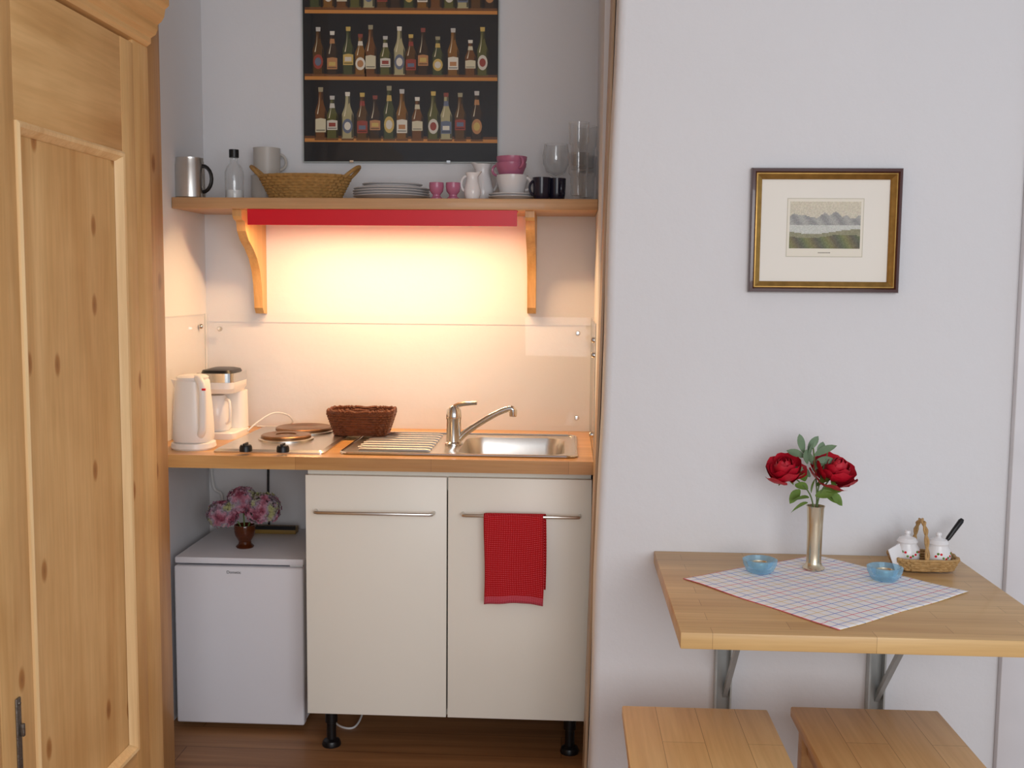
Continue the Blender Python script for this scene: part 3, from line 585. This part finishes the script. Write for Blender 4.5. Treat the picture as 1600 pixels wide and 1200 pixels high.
creamer('small white milk jug in front with handle to the left', 738, 3.23, .025, .08, PI); creamer('taller white milk jug behind the small one', 754, 3.36, .034, .12, .2)
cs = (sx(800, 3.28), 3.285)
def saucer(z, lab, src=None):
    if src: return dup(src, (cs[0], cs[1], z), lab)
    b = BM(); lathe(b, [(0, 0), (.035, 0), (.037, .002), (.06, .007), (.073, .012), (.073, .0135), (.058, .0095), (.034, .0045), (0, .0045)], seg=40); return single('saucer', b, 'china', lab, 'saucer', (cs[0], cs[1], z), 'white saucers', local=True)
s = saucer(st, 'lower white saucer under the stacked cups'); saucer(st+.0076, 'upper white saucer under the stacked cups', s)
cpz = st+.0076+.0047
cup('cup', 'white coffee cup between the saucers and the pink cups', 'cup', (cs[0], cs[1], cpz), [(.024, 0), (.028, .003), (.038, .015), (.047, .05), (.0485, .066)], .003, 'china', (.046, .02, .058, .018, .0045), -.25)
c1 = cup('cup', 'pink cup resting in the white coffee cup', 'cup', (cs[0]-.004, cs[1], cpz+.053), [(.024, 0), (.026, .002), (.036, .015), (.0465, .04), (.0475, .05)], .003, 'pink', (.046, .014, .046, .018, .004), PI-.3, 'pink coffee cups')
dup(c1, (cs[0]-.002, cs[1], cpz+.072), 'topmost pink cup of the cup stack', rotz=PI*.8)
for px, Y, lab, an in ((846, 3.225, 'dark blue cup beside the white saucers', PI+.3), (870, 3.25, 'dark blue cup in front of the wine glass', -1.2)):
    cup('dark_cup', lab, 'cup', (sx(px, Y), Y, st), [(.02, 0), (.023, .003), (.026, .02), (.0275, .066)], .003, 'darkmug', (.026, .015, .055, .014, .004), an, 'dark blue cups')
b = BM(); lathe(b, [(0, 0), (.032, 0), (.032, .0015), (.006, .005), (.0035, .012), (.0035, .075), (.008, .082), (.03, .098), (.041, .125), (.042, .15), (.036, .185), (.035, .185), (.0408, .15), (.0398, .125), (.028, .1), (0, .085)], seg=36)
single('wine_glass', b, 'glass', 'stemmed wine glass on the shelf behind dark cups', 'glass', (sx(868, 3.37), 3.375, st), local=True)
def tumbler(loc, lab, src=None):
    if src: return dup(src, loc, lab)
    b = BM(); n = 10; loops = []
    for r, z in ((.0235, 0), (.024, .01), (.027, .075), (.0295, .08), (.031, .14)): loops.append([(r*(1 if z > .076 or i % 2 else .94)*math.cos(2*PI*i/20), r*(1 if z > .076 or i % 2 else .94)*math.sin(2*PI*i/20), z) for i in range(20)])
    for r, z in ((.029, .14), (.0272, .08), (.0235, .07), (.0205, .014)): loops.append([(r*math.cos(2*PI*i/20), r*math.sin(2*PI*i/20), z) for i in range(20)])
    loft(b, loops); return single('tumbler', b, 'glass', lab, 'glass', loc, 'stacked tall tumblers', local=True, sharp=20)
ta = (.028, 3.235, st); tb = (.054, 3.315, st)
t0 = tumbler(ta, 'tall glass tumbler, lower one of the front pair'); tumbler((ta[0], ta[1], st+.09), 'tall glass tumbler, upper one of the front pair', t0)
tumbler(tb, 'tall glass tumbler, lower one of the rear pair', t0); tumbler((tb[0], tb[1], st+.09), 'tall glass tumbler, upper one of the rear pair', t0)
# ------------------------------------------------------------------ things on the fridge
fl = Vector((P(383, 862, 3.2).x, 3.2, ftop))
b = BM(); lathe(b, [(0, 0), (.026, 0), (.028, .004), (.02, .012), (.019, .02), (.03, .04), (.034, .062), (.032, .072), (.029, .072), (.03, .06), (.026, .04), (0, .02)], seg=32)
single('brown_vase', b, 'brownglass', 'small brown glass vase with dried hydrangeas on the fridge', 'vase', fl, local=True)
def hydr(off, rad, lab, n=300):
    t = thing('hydrangea', lab, 'flower', fl+Vector((0, 0, .03)), 'dried hydrangeas in the brown vase', local=True)
    c = Vector(off); b = BM(); tube(b, bez([(c.x*.08, c.y*.08, -.002), (c.x*.3, c.y*.3, .05), c-Vector((0, 0, rad*.3))], 6), .0025, 6); part('stem', b, 'stem', t)
    b = BM()
    for i in range(n):
        zz = 1-1.85*(i+.5)/n; th = i*2.39996; rr = math.sqrt(max(0, 1-zz*zz)); d0 = Vector((rr*math.cos(th), rr*math.sin(th), zz*.85))
        d = (d0+Vector((random.uniform(-.4, .4), random.uniform(-.4, .4), random.uniform(-.3, .4)))).normalized()
        cc = c+d0*rad*random.uniform(.82, 1.04); u = d.cross(Vector((.3, .5, .8))).normalized(); w = d.cross(u).normalized(); s = random.uniform(.0065, .009); a0 = random.uniform(0, PI)
        for k in range(4):
            a = a0+k*PI/2; e1 = u*math.cos(a)+w*math.sin(a); e2 = d.cross(e1)
            b.faces.new([b.verts.new(q) for q in (cc, cc+e1*s*.45+e2*s*.5+d*s*.1, cc+e1*s*.95+e2*s*.3+d*s*.25, cc+e1*s*.95-e2*s*.3+d*s*.25, cc+e1*s*.45-e2*s*.5+d*s*.1)])
    part('flower_head', b, 'hyd', t, sharp=20)
hydr((-.066, -.01, .076), .047, 'dried hydrangea head leaning left in the brown vase'); hydr((.06, -.01, .096), .056, 'dried hydrangea head leaning right in the brown vase'); hydr((-.005, .0, .118), .048, 'dried hydrangea head in the middle of the brown vase')
q = P(425, 843, 3.4); b = BM(); box(b, q.x-.08, q.x+.085, 3.38, 3.42, ftop, ftop+.022, .002); fb = thing('foil_box', 'long yellow foil box with dark serrated cutter on the fridge', 'box', (q.x, 3.4, ftop)); part('carton', b, 'foil', fb)
b = BM(); n = 32
for i in range(n):
    x0 = q.x-.08+.165*i/n; x1 = x0+.165/n
    b.faces.new([b.verts.new(k) for k in ((x0, 3.3790, ftop+.014), (x1, 3.3790, ftop+.014), (x1, 3.3790, ftop+.025), ((x0+x1)/2, 3.3790, ftop+.031), (x0, 3.3790, ftop+.025))])
bmesh.ops.remove_doubles(b, verts=b.verts, dist=.00002)
part('cutter', b, 'black', fb, 'dark serrated cutting edge')
b = BM(); a = P(327, 735, 3.46); c = P(345, 765, 3.46); d = P(333, 845, 3.46)
tube(b, bez([(a.x, 3.467, WB-.001), (a.x+.01, 3.467, a.z-.05), (c.x, 3.467, c.z-.02), (c.x-.005, 3.467, d.z+.08), (d.x, 3.467, ftop-.1), (d.x, 3.467, .2), (d.x, 3.467, .0)], 8), .006, 8); single('white_cable', b, 'cable', 'white cable hanging on the wall behind the fridge', 'cable', (a.x, 3.467, 0))
b = BM(); a = P(419, 738, 3.44); tube(b, bez([(a.x, 3.45, WB-.001), (a.x-.005, 3.455, a.z-.06), (a.x-.008, 3.47, ftop+.03), (a.x-.01, 3.47, ftop-.2), (a.x-.01, 3.47, 0)], 8), .004, 8); single('black_cable', b, 'cable_b', 'black cable hanging below the worktop behind the hydrangeas', 'cable', (a.x, 3.46, 0))
b = BM(); a = Z(500, 1150, .004); tube(b, bez([(a.x-.02, 3.4, .004), (a.x-.01, 3.25, .004), (a.x+.03, 3.12, .004), (a.x+.09, 3.1, .004), (a.x+.1, 3.2, .03), (a.x+.07, 3.35, .09), (a.x+.05, 3.42, .12)], 8), .0032, 8); single('floor_cord', b, 'cable', 'white cord lying on the floor under the base cabinet', 'cord', (a.x, 3.2, 0))
# ------------------------------------------------------------------ wall picture
c4 = [P(1173, 262, YW), P(1408, 265, YW), P(1401, 459, YW), P(1168, 455, YW)]
fx0_, fx1_ = (c4[0].x+c4[3].x)/2, (c4[1].x+c4[2].x)/2; fz0_, fz1_ = (c4[2].z+c4[3].z)/2, (c4[0].z+c4[1].z)/2
pic = thing('framed_picture', 'small landscape engraving in a dark and gold frame on the wall', 'picture', ((fx0_+fx1_)/2, YW-.01, fz0_))
def fl_(i, y): return [(fx0_+i, y, fz0_+i), (fx1_-i, y, fz0_+i), (fx1_-i, y, fz1_-i), (fx0_+i, y, fz1_-i)]
b = BM(); loft(b, [fl_(*k) for k in ((0, YW-.001), (0, YW-.016), (.002, YW-.02), (.008, YW-.021), (.0115, YW-.017), (.0115, YW-.001))], wrap=True); part('frame', b, 'mahog', pic)
b = BM(); loft(b, [fl_(*k) for k in ((.0116, YW-.001), (.0116, YW-.0175), (.014, YW-.018), (.019, YW-.014), (.023, YW-.012), (.0255, YW-.009), (.0255, YW-.001))], wrap=True); part('gold_slip', b, 'gold', pic)
b = BM(); box(b, fx0_+.0256, fx1_-.0256, YW-.005, YW-.001, fz0_+.0256, fz1_-.0256); part('mount', b, 'mat', pic)
b = BM(); cl_ = b.loops.layers.float_color.new('Col')
A0 = P(1231, 311, YW); A1 = P(1345, 401, YW)
def rectc(x0, x1, z0, z1, y, col):
    f = b.faces.new([b.verts.new(k) for k in ((x0, y, z0), (x1, y, z0), (x1, y, z1), (x0, y, z1))])
    for l in f.loops: l[cl_] = lin(col)
rectc(A0.x-.002, A1.x+.002, A1.z-.002, A0.z+.002, YW-.0052, (204, 198, 180)); rectc(A0.x, A1.x, A1.z, A0.z, YW-.0054, (232, 226, 210))
nx, nz = 72, 48; ix0, ix1, iz0, iz1 = A0.x+.005, A1.x-.005, A1.z+.018, A0.z-.006
def land(u, v):
    m = .62+.11*abs(math.sin(u*6+1.1))*(.6+.4*math.sin(u*3))+.04*abs(math.sin(u*17))+.02*math.sin(u*41)
    n = random.uniform(-10, 10)
    if v > m: c = (196+14*v, 192+10*v, 180)
    elif v > .5: k = 20*math.sin(u*30+v*14); c = (158+k*.6, 158+k*.6, 154+k*.5)
    elif v > .36-.05*math.sin(u*5): c = (198, 200, 192)
    elif v > .26-.04*math.sin(u*6): c = (142, 140, 112)
    else: c = (108+14*math.sin(u*23+v*9), 108+14*math.sin(u*23+v*9+.5), 78)
    return tuple(max(0, min(255, k+n)) for k in c)
for i in range(nx):
    for j in range(nz): rectc(ix0+(ix1-ix0)*i/nx, ix0+(ix1-ix0)*(i+1)/nx, iz0+(iz1-iz0)*j/nz, iz0+(iz1-iz0)*(j+1)/nz, YW-.0056, land((i+.5)/nx, (j+.5)/nz))
xm = (A0.x+A1.x)/2
for i in range(9): rectc(xm-.014+i*.0032, xm-.012+i*.0032, A1.z+.007, A1.z+.0095, YW-.0056, (130, 120, 108))
part('engraving', b, 'print', pic, sharp=180)
# ------------------------------------------------------------------ table
TZ = .72; ty1 = YW-.001; tl = P(1022, 857, ty1).x; tr = Z(1600, 945, TZ).x; ty0 = Z(1064, 988, TZ).y
tb_ = thing('wall_table', 'wall-mounted drop-leaf table of glued wood staves', 'table', ((tl+tr)/2, (ty0+ty1)/2, TZ-.4))
b = BM(); box(b, tl, tr, ty0, ty1, TZ-.032, TZ, .0025); part('tabletop', b, 'table', tb_)
for px in (1129, 1367):
    x = P(px, 1020, ty1).x; b = BM()
    box(b, x-.02, x+.02, YW-.006, YW-.001, .30, TZ-.0325, .001); box(b, x-.02, x-.016, YW-.03, YW-.006, .3, TZ-.0325); box(b, x+.016, x+.02, YW-.03, YW-.006, .3, TZ-.0325)
    box(b, x-.018, x+.018, ty0+.18, YW-.006, TZ-.0365, TZ-.0325, .001); br = part('bracket', b, 'galv', tb_, 'grey metal wall bracket')
    b = BM(); prism(b, [(YW-.007, .36), (YW-.007, .38), (2.24, TZ-.037), (2.222, TZ-.037)], 'X', x+.002, x+.013); part('strut', b, 'galv', br, 'diagonal metal strut')
# tablecloth
L_, F_, R_ = Z(1067, 905, TZ), Z(1312, 986, TZ), Z(1516, 926, TZ); B_ = L_+R_-F_; B_.z = TZ
B_.y = min(B_.y, ty1-.01)
def clf(u, v):
    p = (L_*(1-u)*(1-v)+F_*u*(1-v)+R_*u*v+B_*(1-u)*v)
    e = min(u, v, 1-u, 1-v)
    return (p.x+.003*math.sin(v*11)*(1 if e < .05 else 0), p.y+.003*math.sin(u*13)*(1 if e < .05 else 0), TZ+.0012+.0007*(math.sin(u*9+v*5)+1))
b = BM(); sheet(b, clf, 40, 40)
tc_ = single('tablecloth', b, 'cloth', 'white checked cloth laid diagonally on the wall table', 'tablecloth', ((L_.x+R_.x)/2, (L_.y+R_.y)/2, TZ), sharp=80)
md = tc_.modifiers.new('thick', 'SOLIDIFY'); md.thickness = .0008; md.offset = -1
TC = TZ+.003
# vase
vb = Z(1271, 888, TC); vs = P(1271, 790, vb.y).z-TC; vb = Vector((vb.x, vb.y, TC))
b = BM(); lathe(b, [(0, 0), (.024, 0), (.025, .003), (.019, .008), (.0165, .016), (.0165, .04), (.0175, vs*.7), (.019, vs-.004), (.021, vs), (.019, vs), (.017, vs*.7), (.014, .03), (0, .02)], seg=36)
single('metal_vase', b, 'silver', 'slim silver metal vase with red roses on the table', 'vase', vb, local=True)
def leaf(b, base, d, ln, w, droop=.3, twist=0.0):
    base = Vector(base); d = Vector(d).normalized(); s = d.cross(Vector((0, 0, 1))); s = s.normalized() if s.length > .05 else Vector((1, 0, 0))
    s = Matrix.Rotation(twist, 3, d) @ s
    u = s.cross(d); rows = []
    for k in range(7):
        t = k/6; p = base+d*ln*t-Vector((0, 0, 1))*droop*ln*t*t*.5; hw = w*.5*math.sin(PI*(t*.94+.04))**.8 if t < 1 else .0002
        rows.append([b.verts.new(p-s*hw+u*hw*.25), b.verts.new(p), b.verts.new(p+s*hw+u*hw*.25)])
    for a, c in zip(rows, rows[1:]): b.faces.new((a[0], a[1], c[1], c[0])); b.faces.new((a[1], a[2], c[2], c[1]))
def rose(px, py, rad, lab, seed, tilt):
    c = P(px, py, vb.y-.01)-vb; t = thing('rose', lab, 'flower', vb+Vector((0, 0, .022)), 'red roses in the metal vase', local=True); c = c-Vector((0, 0, .022)); random.seed(seed)
    TM = Matrix.Rotation(tilt, 3, 'Y') @ Matrix.Rotation(.35, 3, 'X')
    b = BM()
    tube(b, bez([(c.x*-.04, 0, .004), (c.x*.1, 0, vs*.9), (c.x*.55, c.y*.5, vs+(c.z-vs)*.5), c+TM @ Vector((0, 0, -rad*.7))], 8), .0018, 6); st_ = part('stem', b, 'stem', t)
    b = BM()
    for ring, (rr, n, tm, z) in enumerate(((.25, 3, 150, .15), (.42, 4, 138, .08), (.62, 5, 120, .0), (.84, 6, 104, -.04), (1.05, 7, 88, -.05))):
        for k in range(n):
            ph = 2*PI*k/n+ring*.7+random.uniform(-.2, .2); w = 1.25*PI/n*1.15; G = []; R0 = rad*rr*random.uniform(.88, 1.12); mt = R(tm+random.uniform(-16, 16))
            for i in range(7):
                u = -1+i/3; row = []
                for j in range(6):
                    v = j/5; th = R(12)+(mt-R(12))*v*(1-.16*u*u); a = ph+u*w*(.35+.65*math.sin(PI*min(v, .75)/1.5+.1)); ro = R0*(1+.2*v*v*(1 if ring > 2 else 0))
                    row.append(b.verts.new(c+TM @ Vector((ro*math.sin(th)*math.cos(a), ro*math.sin(th)*math.sin(a), -ro*math.cos(th)*.9+z*rad+rad*(1-rr)*.15+.003*math.sin(u*5+k)*v))))
                G.append(row)
            for i in range(6):
                for j in range(5): b.faces.new((G[i][j], G[i+1][j], G[i+1][j+1], G[i][j+1]))
    part('bloom', b, 'petal', t, sharp=80)
    b = BM()
    for k in range(5): leaf(b, c+TM @ Vector((0, 0, -rad*.75)), TM @ Vector((math.cos(k*1.257), math.sin(k*1.257), -.2)), rad*.8, rad*.28, .2)
    part('sepal', b, 'leaf2', t, sharp=80)
rose(1226, 729, .036, 'smaller red rose on the left above the metal vase', 3, -.25); rose(1308, 731, .043, 'larger red rose on the right above the metal vase', 5, .3)
random.seed(11)
sg = thing('sage_sprig', 'grey-green leafy sprig standing between the two red roses', 'sprig', vb+Vector((0, 0, .022)), local=True)
b = BM(); b2 = BM(); zt_ = P(1262, 700, vb.y).z-vb.z-.022
tube(b, bez([(0, 0, .002), (.002, .002, vs), (-.01, 0, zt_)], 8), .0018, 6); tube(b, bez([(.002, .004, .02), (.004, .006, vs), (.022, 0, zt_-.01)], 8), .0016, 6); part('stem', b, 'stem', sg)
for px, py, dx, dz, ln in ((1256, 708, -.25, 1, .05), (1262, 705, .5, .8, .045), (1258, 715, -.9, .5, .045), (1272, 712, .9, .7, .055), (1275, 720, .8, .15, .04), (1262, 725, -.2, .9, .045), (1256, 735, -.9, .1, .035), (1270, 735, .6, .6, .04), (1266, 745, -.6, .6, .035), (1280, 712, .2, 1, .035), (1264, 718, .1, 1, .05), (1270, 726, -.4, .8, .04)):
    q = P(px, py, vb.y)-vb-Vector((0, 0, .022)); leaf(b2, q, (dx, random.uniform(-.5, .3), dz), ln*1.1, .018, .3, random.uniform(-.6, .6)+1.2)
part('leaves', b2, 'leaf', sg, sharp=80)
b2 = BM()
for px, py, dx, dz, ln in ((1264, 778, -.8, .1, .055), (1262, 786, -1, -.2, .05), (1274, 775, .9, .4, .045), (1285, 765, .9, .2, .045), (1262, 765, -.7, .5, .04), (1268, 770, .1, .9, .05), (1250, 765, -.3, -.4, .035), (1298, 770, .6, -.5, .035), (1275, 760, .5, .6, .045), (1258, 752, -.4, .7, .035), (1290, 775, .8, -.2, .035)):
    q = P(px, py, vb.y)-vb-Vector((0, 0, .022)); leaf(b2, q, (dx, random.uniform(-.6, .1), dz), ln, .022, .4, random.uniform(-.4, .4)+.9)
part('lower_leaves', b2, 'leaf2', sg, 'bright green rose leaves', sharp=80)
# tealights
def tealight(px, py, lab, src=None):
    q = Z(px, py, TC); loc = (q.x, q.y, TC)
    if src: return dup(src, loc, lab)
    t = thing('tealight_holder', lab, 'candle holder', loc, 'blue glass candle holders', local=True)
    b = BM(); lathe(b, [(0, 0), (.025, 0), (.03, .004), (.037, .018), (.0385, .028), (.035, .0295), (.031, .026), (.026, .014), (.022, .01), (0, .009)], seg=36); part('glass_bowl', b, 'blueglass', t)
    b = BM(); lathe(b, [(0, .0095), (.0185, .0095), (.019, .018), (.0185, .0215), (.0175, .019), (0, .0185)], seg=28); k = part('candle', b, 'silver', t, 'small tealight in metal cup')
    return t
t1 = tealight(1187, 893, 'blue glass tealight holder left of the rose vase'); tealight(1382, 905, 'blue glass tealight holder right of the rose vase', t1)
# cruet basket
qb = Z(1441, 888, TZ); cb_ = Vector((qb.x, qb.y, TC))
cbk = thing('cruet_basket', 'small wicker basket with hoop handle holding condiment jars', 'basket', cb_)
b = BM(); weave(b, cb_, .062, .042, .072, .05, .03, 5, .0038, 3.5, 22, pts=100); oval_bottom(b, cb_, .061, .041, 3.5, .001, .002); part('woven_side', b, 'wicker_t', cbk)
b = BM()
for k in (0, 1): tube(b, [cb_+Vector((-.006+.003*math.cos(i*.9+k*PI), .048*math.cos(PI*i/30), .02+.09*math.sin(PI*i/30)+.002*math.sin(i*.9+k*PI))) for i in range(31)], .0032, 6)
part('handle', b, 'wicker_t', cbk, 'twisted wicker hoop handle')
def jar(dx, dy, lab, src=None):
    loc = cb_+Vector((dx, dy, .0035))
    if src: return dup(src, loc, lab, rotz=.35)
    t = thing('condiment_jar', lab, 'jar', loc, 'white lidded condiment jars', local=True)
    b = BM(); lathe(b, [(0, 0), (.02, 0), (.026, .008), (.0285, .025), (.027, .04), (.021, .05), (.021, .053), (0, .053)], seg=28); bd = part('body', b, 'china', t)
    b = BM(); lathe(b, [(0, .0532), (.0225, .0532), (.0235, .056), (.018, .064), (.007, .068), (.0045, .071), (.007, .075), (.006, .08), (0, .081)], seg=28); part('lid', b, 'china', t)
    for mt, o in (('red', 0), ('leaf2', .18)):
        b = BM()
        for k in range(5):
            a = -1.57+(k-2)*.42+o; rr = .0283; c = Vector((rr*math.cos(a), rr*math.sin(a), .030+.006*math.sin(k*2.1+o*9)))
            lathe(b, [(0, .0008), (.0026, .0005), (.003, -.001)], T=Matrix.Translation(c) @ Matrix.Rotation(a, 4, 'Z') @ Matrix.Rotation(PI/2, 4, 'Y'), seg=8)
        part('painted_berries' if mt == 'red' else 'painted_leaves', b, mt, bd)
    return t
j = jar(-.035, .004, 'white lidded jar on the left of the wicker hoop'); jar(.031, -.008, 'white lidded jar on the right of the wicker hoop', j)
b = BM(); s0 = cb_+Vector((.03, .031, .006)); e0 = P(1504, 811, s0.y+.012); m0 = s0.lerp(e0, .5)
kn = thing('table_knife', 'black handled knife sticking out of the wicker basket', 'knife', s0)
tube(b, [m0, m0.lerp(e0, .1), m0.lerp(e0, .9), e0], [.004, .0055, .0065, .004], 10); part('handle', b, 'black', kn)
b = BM(); d_ = (m0-s0).normalized(); sd = Vector((0, 1, 0)).cross(d_).normalized()
prismv = [[s0+sd*.004, s0-sd*.004, s0-sd*.004+Vector((0, .001, 0)), s0+sd*.004+Vector((0, .001, 0))], [m0+sd*.006, m0-sd*.006, m0-sd*.006+Vector((0, .001, 0)), m0+sd*.006+Vector((0, .001, 0))]]
loft(b, prismv); part('blade', b, 'steel', kn)
pk = cb_+Vector((-.058, -.03, .005)); b = BM()
box(b, -.018, .018, -.0015, .0015, 0, .052, .001, T=Matrix.Translation(pk) @ Matrix.Rotation(-.35, 4, 'Y') @ Matrix.Rotation(.5, 4, 'Z'))
single('sugar_packet', b, 'china', 'small white paper packet leaning in the basket left end', 'packet', pk)
# ------------------------------------------------------------------ stools
def stool(x, y, rot, mat, lab, w=.315, d=.36):
    t = thing('stool', lab, 'stool', (x, y, 0), 'square wooden stools', rot, local=True); h = .45
    b = BM(); box(b, -w/2, w/2, -d/2, d/2, h-.024, h, .004); part('seat', b, mat, t)
    for sx_ in (-1, 1):
        for sy_ in (-1, 1):
            b = BM(); x1, y1 = sx_*(w/2-.035), sy_*(d/2-.035); loft(b, [rrect(x1+sx_*.008, y1+sy_*.008, .015, .015, .003, 0, 2), rrect(x1, y1, .019, .019, .003, h-.0245, 2)]); part('leg', b, mat, t)
    for s in (-1, 1):
        b = BM(); box(b, -w/2+.055, w/2-.055, s*(d/2-.035)-.009, s*(d/2-.035)+.009, h-.085, h-.0245, .002); part('apron', b, mat, t)
        b = BM(); box(b, s*(w/2-.035)-.009, s*(w/2-.035)+.009, -d/2+.055, d/2-.055, h-.085, h-.0245, .002); part('apron', b, mat, t)
        b = BM(); box(b, s*(w/2-.03)-.008, s*(w/2-.03)+.008, -d/2+.045, d/2-.045, .12, .15, .002); part('stretcher', b, mat, t)
a = Z(972, 1104, .45); c = Z(1198, 1106, .45)
stool((a.x+c.x)/2, (a.y+c.y)/2-.18, 0, 'stool', 'light wooden square stool on the left under the table', w=c.x-a.x)
a = Z(1237, 1107, .45); c = Z(1462, 1106, .45)
stool((a.x+c.x)/2, (a.y+c.y)/2-.18, 0, 'stool2', 'slightly darker wooden square stool on the right under the table', w=c.x-a.x)
# ------------------------------------------------------------------ lights
w = bpy.data.worlds.new('world'); S.world = w; w.use_nodes = True; bg = w.node_tree.nodes['Background']; bg.inputs[0].default_value = (.84, .9, 1, 1); bg.inputs[1].default_value = .64
def area(name, loc, target, sx_, sy_, power, col):
    l = bpy.data.lights.new(name, 'AREA'); l.shape = 'RECTANGLE'; l.size = sx_; l.size_y = sy_; l.energy = power; l.color = col
    o = bpy.data.objects.new(name, l); C.objects.link(o); o.location = loc; o.rotation_euler = (Vector(target)-Vector(loc)).to_track_quat('-Z', 'Y').to_euler(); return o
area('window_light', (.9, -1.8, 1.6), (-.1, 3, 1.0), 2.6, 1.7, 70, (.98, .985, 1))
area('strip_light', ((la.x+lb.x)/2, 3.225, sb-.036), ((la.x+lb.x)/2, 3.21, 1.0), abs(lb.x-la.x)-.06, .03, 8, (1, .63, .31))
